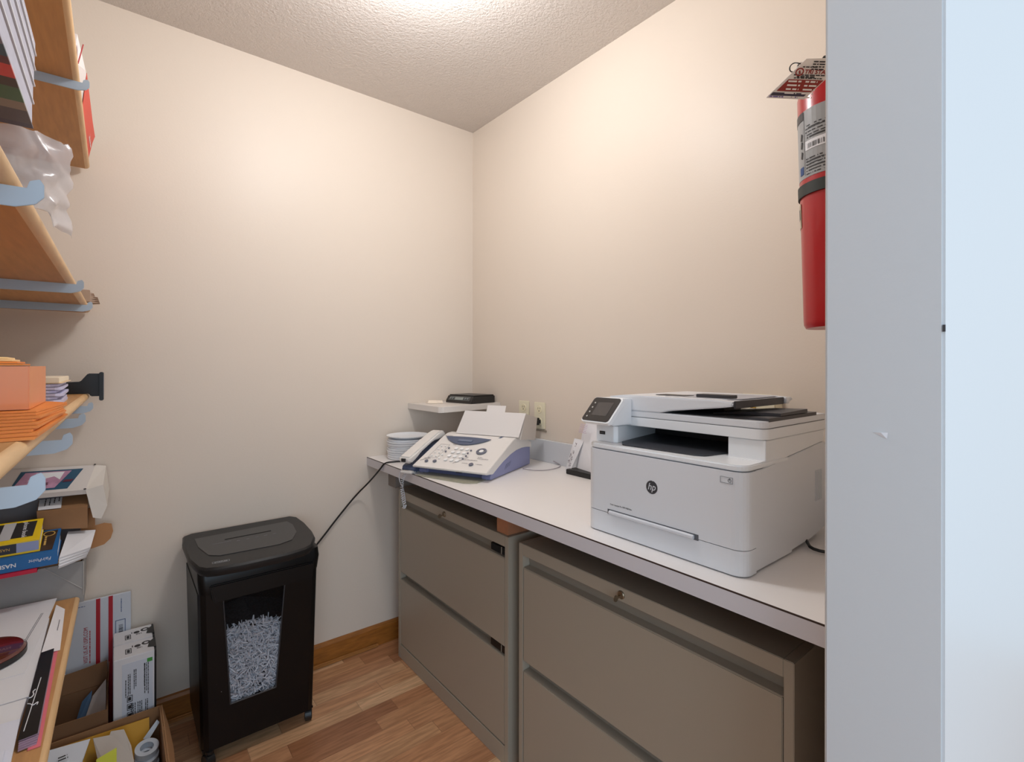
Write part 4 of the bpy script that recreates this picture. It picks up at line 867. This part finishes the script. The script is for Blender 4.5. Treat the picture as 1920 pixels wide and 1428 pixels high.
# white carton with picture label
t = thing('white_carton', 'white carton with a colourful picture label on the low shelf', 'carton', (-.17, 2.05, .84))
P = [[(-.32, 1.985, .856), (-.075, 1.985, .846), (-.060, 2.085, .905), (-.32, 2.085, .915)], [(-.32, 1.982, .870), (-.077, 1.982, .860), (-.057, 2.085, .9170), (-.32, 2.085, .930)]]
wc = M('white carton board', (214, 208, 204), .6)
obj('box', loft(B(), P), wc, t)
g = B(); a_, b_, c_, d__ = Vector((-.32, 1.982, .870)), Vector((-.077, 1.982, .860)), Vector((-.057, 2.085, .9170)), Vector((-.32, 2.085, .930))
def wq(u_, v_, h_=.0014): return a_.lerp(b_, u_).lerp(d__.lerp(c_, u_), v_) + Vector((0, -.3, 1)).normalized() * h_
g.sheet([wq(.30, .10), wq(.82, .10), wq(.90, .86), wq(.36, .86)], .0006); pic = obj('picture_label', g, M('teal print', (38, 84, 112), .4), t)
g = B(); g.sheet([wq(.32, .16, .002), wq(.70, .16, .002), wq(.80, .80, .002), wq(.40, .80, .002)], .0005); obj('pink_field', g, M('mauve print', (186, 140, 168), .45, var=.25, vscale=30), pic)
g = B(); g.sheet([wq(.44, .46, .0026), wq(.50, .62, .0026), wq(.56, .50, .0026), wq(.66, .60, .0026), wq(.72, .46, .0026), wq(.74, .76, .0026), wq(.50, .76, .0026)], .0004); obj('white_shape', g, paper, pic)
g = B(); dashes(g, wq(.36, .30, .0026), (1, 0, 0), (0, 1, .45), .07, 2, .008); g.sheet([wq(.75, .35, .0026), wq(.83, .35, .0026), wq(.85, .44, .0026), wq(.77, .44, .0026)], .0004); obj('dark_print', g, M('wine ink', (96, 36, 60), .5), pic)
g = B(); g.prism([(-.079, 1.980), (-.058, 2.086), (-.020, 2.084), (-.028, 1.995)], 'z', .915, .9165)
g = B(); g.hull([(-.077, 1.982, .860), (-.057, 2.085, .917), (-.030, 2.080, .912), (-.036, 1.990, .868), (-.022, 2.082, .835), (-.026, 1.998, .800), (-.040, 1.996, .762), (-.060, 1.99, .770)], [(0, 1, 2, 3), (3, 2, 4, 5), (5, 4, 6), (0, 3, 5, 7), (7, 5, 6)])
obj('end_flap', g, M('white flap board', (226, 220, 212), .6), t)
g = B(); g.disc((-.0785, 1.9835, .8620), (0, -.4, 1), .0035, .0006, 8); g.disc((-.058, 2.080, .9190), (0, -.4, 1), .003, .0006, 8); obj('corner_holes', g, ink, t)

# papers, plaque, folder and envelopes on the low shelf
ZL = .5552
one('paper_stack', B().prism([(XL + .03, 1.39), (-.140, 1.39), (-.142, 1.790), (XL + .03, 1.790)], 'z', ZL, ZL + .013, .0006), paper, 'thick stack of white paper lying on the low shelf', 'paper')
tp_ = one('printed_letter', B().sheet([(-.31, 1.50, ZL + .0142), (-.158, 1.50, ZL + .0142), (-.1365, 1.925, ZL + .0142), (-.31, 1.935, ZL + .0142)], .0008), paper, 'white letter with small print lying on the paper stack', 'letter')
g = B(); dashes(g, (-.158, 1.830, ZL + .0146), (-.10, -1, 0), (1, -.10, 0), .17, 2, .0032, th=.35); obj('small_print', g, M('grey ink', (0, 0, 0)), tp_)
tp_ = one('address_slip', B().sheet([(-.139, 1.575, ZL + .0140), (-.108, 1.600, ZL + .001), (-.1155, 1.860, ZL + .001), (-.1340, 1.870, ZL + .0145)], .0008), M('slip paper', (238, 236, 240), .6), 'white slip hanging over the side of the paper stack', 'paper slip')
g = B(); dashes(g, (-.1215, 1.775, ZL + .0072), (0, -1, 0), (1, 0, -.5), .07, 1, .004); obj('slip_print', g, M('grey ink', (0, 0, 0)), tp_)
for k, (yy, xx) in enumerate(((1.30, -.139), (1.205, -.147), (1.13, -.156))):
    g = B(); g.sheet([(-.33, yy - .22, ZL + .0175 + .004 * k), (xx + .002, yy - .24, ZL + .0185 + .004 * k), (xx - .004, yy, ZL + .0195 + .004 * k), (-.33, yy + .02, ZL + .0195 + .004 * k)], .003)
    one('window_envelope', g, M('cool white paper', (226, 228, 240), .6), ('white envelope beneath the other two on the near part of the low shelf', 'middle white envelope on the near part of the low shelf', 'upper white envelope on the near part of the low shelf')[k], 'envelope', 'white envelopes on the near part of the low shelf')
one('inner_papers', B().prism([(-.33, .90), (-.154, .90), (-.143, 1.385), (-.33, 1.385)], 'z', ZL, ZL + .0135, .0006), paper, 'white papers beneath the envelopes on the near part of the low shelf', 'paper')
# round dark red plaque
t = thing('wooden_plaque', 'round glossy dark red wooden plaque lying on the papers', 'plaque', (-.249, 1.612, ZL + .0155)); pc = (-.249, 1.612, ZL + .0152)
obj('disc', B().lathe([(0, .0), (.080, 0), (.082, .004), (.082, .014), (.077, .019), (.060, .0205), (0, .0205)], pc, seg=56), M('mahogany gloss', (92, 24, 16), .18, coat=.8), t, smooth=True)
obj('dark_edge', B().lathe([(.0822, .001), (.0832, .001), (.0832, .013), (.0822, .013), (.0822, .001)], pc, seg=56), blackm, t)
obj('centre_plate', B().lathe([(0, .0205), (.030, .0205), (.030, .0225), (0, .0225)], pc, seg=32), M('pale plate', (190, 184, 170), .4), t)
# black booklets with script lettering on a pink board
t = thing('black_booklet', 'black glossy booklets with white script lettering on the low shelf edge', 'booklet', (-.139, 1.39, ZL))
g = B()
for k in range(5): g.prism([(-.1375, 1.222 + .003 * k), (-.1138 + .0006 * k, 1.226 + .003 * k), (-.1175, 1.575), (-.1375, 1.570)], 'z', ZL + .0018 + k * .0028, ZL + .0040 + k * .0028)
obj('pages', g, M('mauve page edges', (168, 140, 160), .6), t)
obj('cover', B().prism([(-.1388, 1.231), (-.1133, 1.235), (-.1170, 1.580), (-.1388, 1.574)], 'z', ZL + .0160, ZL + .0172), M('black gloss card', (14, 13, 14), .3), t)
g = B(); g.tube([(-.1335, 1.255, ZL + .0176), (-.1278, 1.448, ZL + .0176)], .0008, 5, 0); g.tube([(-.1385, 1.352, ZL + .0177), (-.1330, 1.347, ZL + .0177), (-.1300, 1.338, ZL + .0177), (-.1226, 1.349, ZL + .0177), (-.1236, 1.338, ZL + .0177)], .0009, 5, 2)
g.tube([(-.1385, 1.373, ZL + .0177), (-.1348, 1.373, ZL + .0177), (-.1320, 1.384, ZL + .0177), (-.1357, 1.395, ZL + .0177), (-.1320, 1.402, ZL + .0177)], .0010, 5, 2); obj('script_lettering', g, paper, t)
one('pink_sheet', B().prism([(-.125, 1.218), (-.1080, 1.218), (-.1118, 1.600), (-.125, 1.600)], 'z', ZL, ZL + .0016), M('pink paper', (232, 120, 132), .6), 'narrow pink sheet under the black booklet', 'paper')

# ------------------------------------------------------------------ boxes on the floor under the low shelf
t = thing('postage_carton', 'flat white postal carton with two red stripes leaning on the back wall', 'carton', (-.13, 2.06, 0))
YP = 2.0665
obj('panel', B().box(-.33, YP, .017, .034, YP + .0105, .489, .001), M('postal white', (206, 210, 218), .55), t)
g = B(); g.box(-.0545, YP - .0008, .02, -.0440, YP, .4893); g.box(-.0235, YP - .0008, .02, -.0125, YP, .4893); obj('red_stripes', g, inkr, t)
text(t, 'VISIT US AT USPS.COM', (-.079, YP - .0004, .350), (0, 0, 1), (-1, 0, 0), .0145, inkr, 'red_lettering', .0002, sx=.78)
g = B(); dashes(g, (-.068, YP - .0004, .29), (0, 0, 1), (-1, 0, 0), .115, 1, .005); obj('red_print', g, inkr, t)
g = B(); dashes(g, (-.120, YP - .0004, .474), (1, 0, .0), (0, 0, 1), .045, 1, .004); dashes(g, (-.075, YP - .0004, .17), (0, 0, 1), (-1, 0, 0), .07, 2, .014); dashes(g, (.010, YP - .0004, .43), (0, 0, 1), (-1, 0, 0), .045, 1, .004); obj('blue_print', g, inkb, t)
g = B(); frame(g, (-.006, YP - .0003, .30), (1, 0, 0), (0, 0, 1), .026, .105, .0015); obj('barcode_frame', g, inkb, t)
g = B()
for k in range(14): g.box(.0025, YP - .0009, .335 + k * .0040, .0135, YP, .335 + k * .0040 + random.choice((.001, .002, .0028)))
obj('barcode', g, ink, t)
wt = M('toner carton white', (222, 220, 222), .5)
def toner(ya_, yb_, top, label, front):
    t = thing('toner_carton', label, 'carton', (.042, (ya_ + yb_) / 2, 0), group='white supply cartons side by side')
    obj('box', B().box(-.010, ya_, 0, .088, yb_, top, .0015), wt, t)
    obj('black_side', B().box(.0885, ya_, 0, .0930, yb_, top - .001), dark, t, label='black printed side')
    g = B(); ym = (ya_ + yb_) / 2
    g.lathe([(0, 0), (.008, 0), (.008, .0005), (0, .0005)], (.048, ym + .012, top), (0, 0, 1), 16); g.lathe([(.006, 0), (.0115, 0), (.0115, .0005), (.006, .0005)], (.070, ym + .018, top), (0, 0, 1), 16)
    frame(g, (.018, ym - .026, top), (1, 0, 0), (0, 1, 0), .015, .032, .002); g.box(.022, ym - .020, top, .029, ym, top + .0005); dashes(g, (.046, ym - .002, top), (1, 0, 0), (0, 1, 0), .015, 2, .005); dashes(g, (.037, ym + .010, top), (0, 1, 0), (-1, 0, 0), .014, 1, .006)
    obj('top_symbols', g, ink, t)
    g = B(); g.hull([(.0935, ya_ + .02, top + .0008), (.072, ya_ + .03, top + .0008), (.078, yb_ - .03, top + .0008), (.0935, yb_ - .01, top + .0008), (.0945, ya_ + .02, top - .035), (.0945, yb_ - .01, top - .035)], [(0, 1, 2, 3), (0, 3, 5, 4)]); obj('black_corner', g, dark, t)
    if front:
        g = B(); y_ = ya_ - .0005
        g.box(.010, y_, .10, .084, ya_ + .0005, top - .018); fl = obj('front_label', g, M('label pale', (206, 210, 220), .5), t)
        g = B()
        for x_, zt_, zl, n in ((.018, .300, .055, 1), (.028, .315, .07, 2), (.042, .325, .06, 2), (.0625, .335, .08, 1), (.072, .335, .10, 3), (.035, .18, .07, 1)): dashes(g, (x_, y_ - .0004, zt_), (0, 0, -1), (1, 0, 0), zl, n, .0042)
        for x_, n in ((.040, 3), (.056, 3), (.070, 2)): dashes(g, (x_, y_ - .0004, .225), (0, 0, -1), (1, 0, 0), .075, n, .0045)
        for k in range(4): frame(g, (.022, y_ - .0003, .232 - k * .0245), (1, 0, 0), (0, 0, 1), .013, .019, .0015); g.box(.0245, y_ - .0005, .236 - k * .0245, .0315, y_, .246 - k * .0245)
        obj('fine_print', g, ink, fl); g = B(); g.box(.070, y_ - .0008, top - .030, .083, y_, top - .019); obj('green_patch', g, M('leaf green', (64, 150, 60), .5), fl)
toner(1.868, 1.964, .366, 'white supply carton with printed front label, nearer of the two beside the shredder', True)
toner(1.966, 2.060, .367, 'white supply carton behind the labelled one, touching the postal carton', False)
def openbox(name, x0_, x1_, ya_, yb_, h_, m, label, extra=None):
    t = thing(name, label, 'cardboard box', ((x0_ + x1_) / 2, (ya_ + yb_) / 2, 0)); w_ = .004
    g = B(); g.box(x0_, ya_, 0, x1_, ya_ + w_, h_); g.box(x0_, yb_ - w_, 0, x1_, yb_, h_); g.box(x0_, ya_ + w_, 0, x0_ + w_, yb_ - w_, h_); g.box(x1_ - w_, ya_ + w_, 0, x1_, yb_ - w_, h_); g.box(x0_ + w_, ya_ + w_, 0, x1_ - w_, yb_ - w_, w_)
    obj('walls', g, m, t); return t
bx = openbox('cardboard_box', -.33, -.022, 1.866, 2.028, .232, cardd, 'open brown box under the low shelf, next to the white supply cartons')
obj('rear_flap', B().sheet([(-.33, 2.026, .233), (-.023, 2.026, .233), (-.026, 2.031, .300), (-.10, 2.032, .292), (-.33, 2.032, .275)], .003), cardd, bx)
obj('side_flap', B().sheet([(-.0245, 1.95, .233), (-.0245, 2.02, .233), (-.020, 2.025, .297), (-.022, 1.985, .262)], .002), cardd, bx)
one('torn_sheet', B().sheet([(-.028, 1.90, .205), (-.029, 1.99, .262), (-.060, 1.985, .225), (-.085, 1.93, .160), (-.060, 1.89, .165)], .001), M('grey white card', (200, 192, 188), .6), 'torn white card standing in the rear brown box', 'paper')
one('blue_sheet', B().sheet([(-.062, 2.0, .235), (-.085, 2.0, .21), (-.110, 1.96, .13), (-.07, 1.95, .13)], .001), M('steel blue card', (78, 108, 140), .5), 'steel blue card behind the torn white one in the rear box', 'paper')
bx = openbox('cardboard_box', -.33, .103, 1.46, 1.850, .200, card, 'open brown box in front on the floor, full of mailers beside the shredder')
obj('side_flap', B().sheet([(.104, 1.47, .199), (.104, 1.85, .199), (.116, 1.80, .165), (.122, 1.70, .150), (.116, 1.48, .160)], .003), M('torn kraft edge', (176, 132, 92), .8), bx)
one('yellow_mailer', B().sheet([(-.32, 1.838, .192), (.074, 1.838, .183), (.074, 1.800, .06), (-.32, 1.800, .06)], .004), M('mustard kraft', (214, 158, 48), .6), 'mustard yellow mailer standing at the back of the front box', 'mailer')
g = B(); g.sheet([(-.30, 1.815, .215), (-.060, 1.815, .192), (-.074, 1.77, .165), (-.086, 1.74, .150), (-.092, 1.62, .12), (-.30, 1.62, .12)], .003)
ml = one('white_mailer', g, M('poly mailer white', (214, 216, 222), .4), 'torn white mailer on the left in the front box', 'mailer')
g = B(); dashes(g, (-.124, 1.780, .1905), (1, .1, 0), (0, .8, .5), .020, 2, .007); obj('stamp_print', g, ink, ml)
g = B(); g.sheet([(-.054, 1.812, .192), (-.018, 1.806, .188), (-.015, 1.812, .194), (.014, 1.806, .190), (.030, 1.765, .160), (.038, 1.70, .130), (-.01, 1.68, .13), (-.040, 1.745, .155)], .003)
one('beige_mailer', g, M('beige mailer', (196, 186, 176), .6), 'beige torn mailer in the middle of the front box', 'mailer')
g = B(); g.lathe([(.012, 0), (.015, .04), (.017, .08)], (-.066, 1.70, .085), (.1, .7, .7), 18); one('inner_liner', g, M('silver grey liner', (140, 146, 148), .35), 'rolled silver grey liner between the torn mailers', 'liner')
one('sticky_note', B().sheet([(-.044, 1.706, .196), (-.002, 1.712, .204), (-.002, 1.68, .15), (-.044, 1.68, .15)], .001), M('lime paper', (206, 208, 60), .6), 'lime yellow note in the front box', 'note')
for k in range(3):
    c0 = Vector((.064, 1.735 + .004 * k, .098 + k * .021)); g = B(); g.lathe([(.016, 0), (.028, 0), (.028, .018), (.016, .018), (.016, 0)], c0, (.05, -.25, 1), 36)
    one('tape_roll', g, M('glassy tape', (196, 202, 210), .2), ('lowest roll of clear tape in the front box', 'middle roll of clear tape in the front box', 'topmost roll of clear tape in the front box')[k], 'tape', 'rolls of clear tape in the front box', smooth=True)
one('tape_strip', B().sheet([(.058, 1.795, .150), (.070, 1.790, .142), (.098, 1.81, .172), (.092, 1.815, .180)], .006), M('glassy tape', (0, 0, 0)), 'clear plastic strip leaning in the corner of the front box', 'plastic strip')
one('mailer_pile', B().prism([(1.475, .006), (1.80, .006), (1.80, .10), (1.70, .095), (1.475, .11)], 'x', -.31, .09, .004), M('kraft bubble mailer', (170, 140, 100), .7, var=.2, vscale=14), 'pile of kraft mailers filling the bottom of the front box', 'mailer')
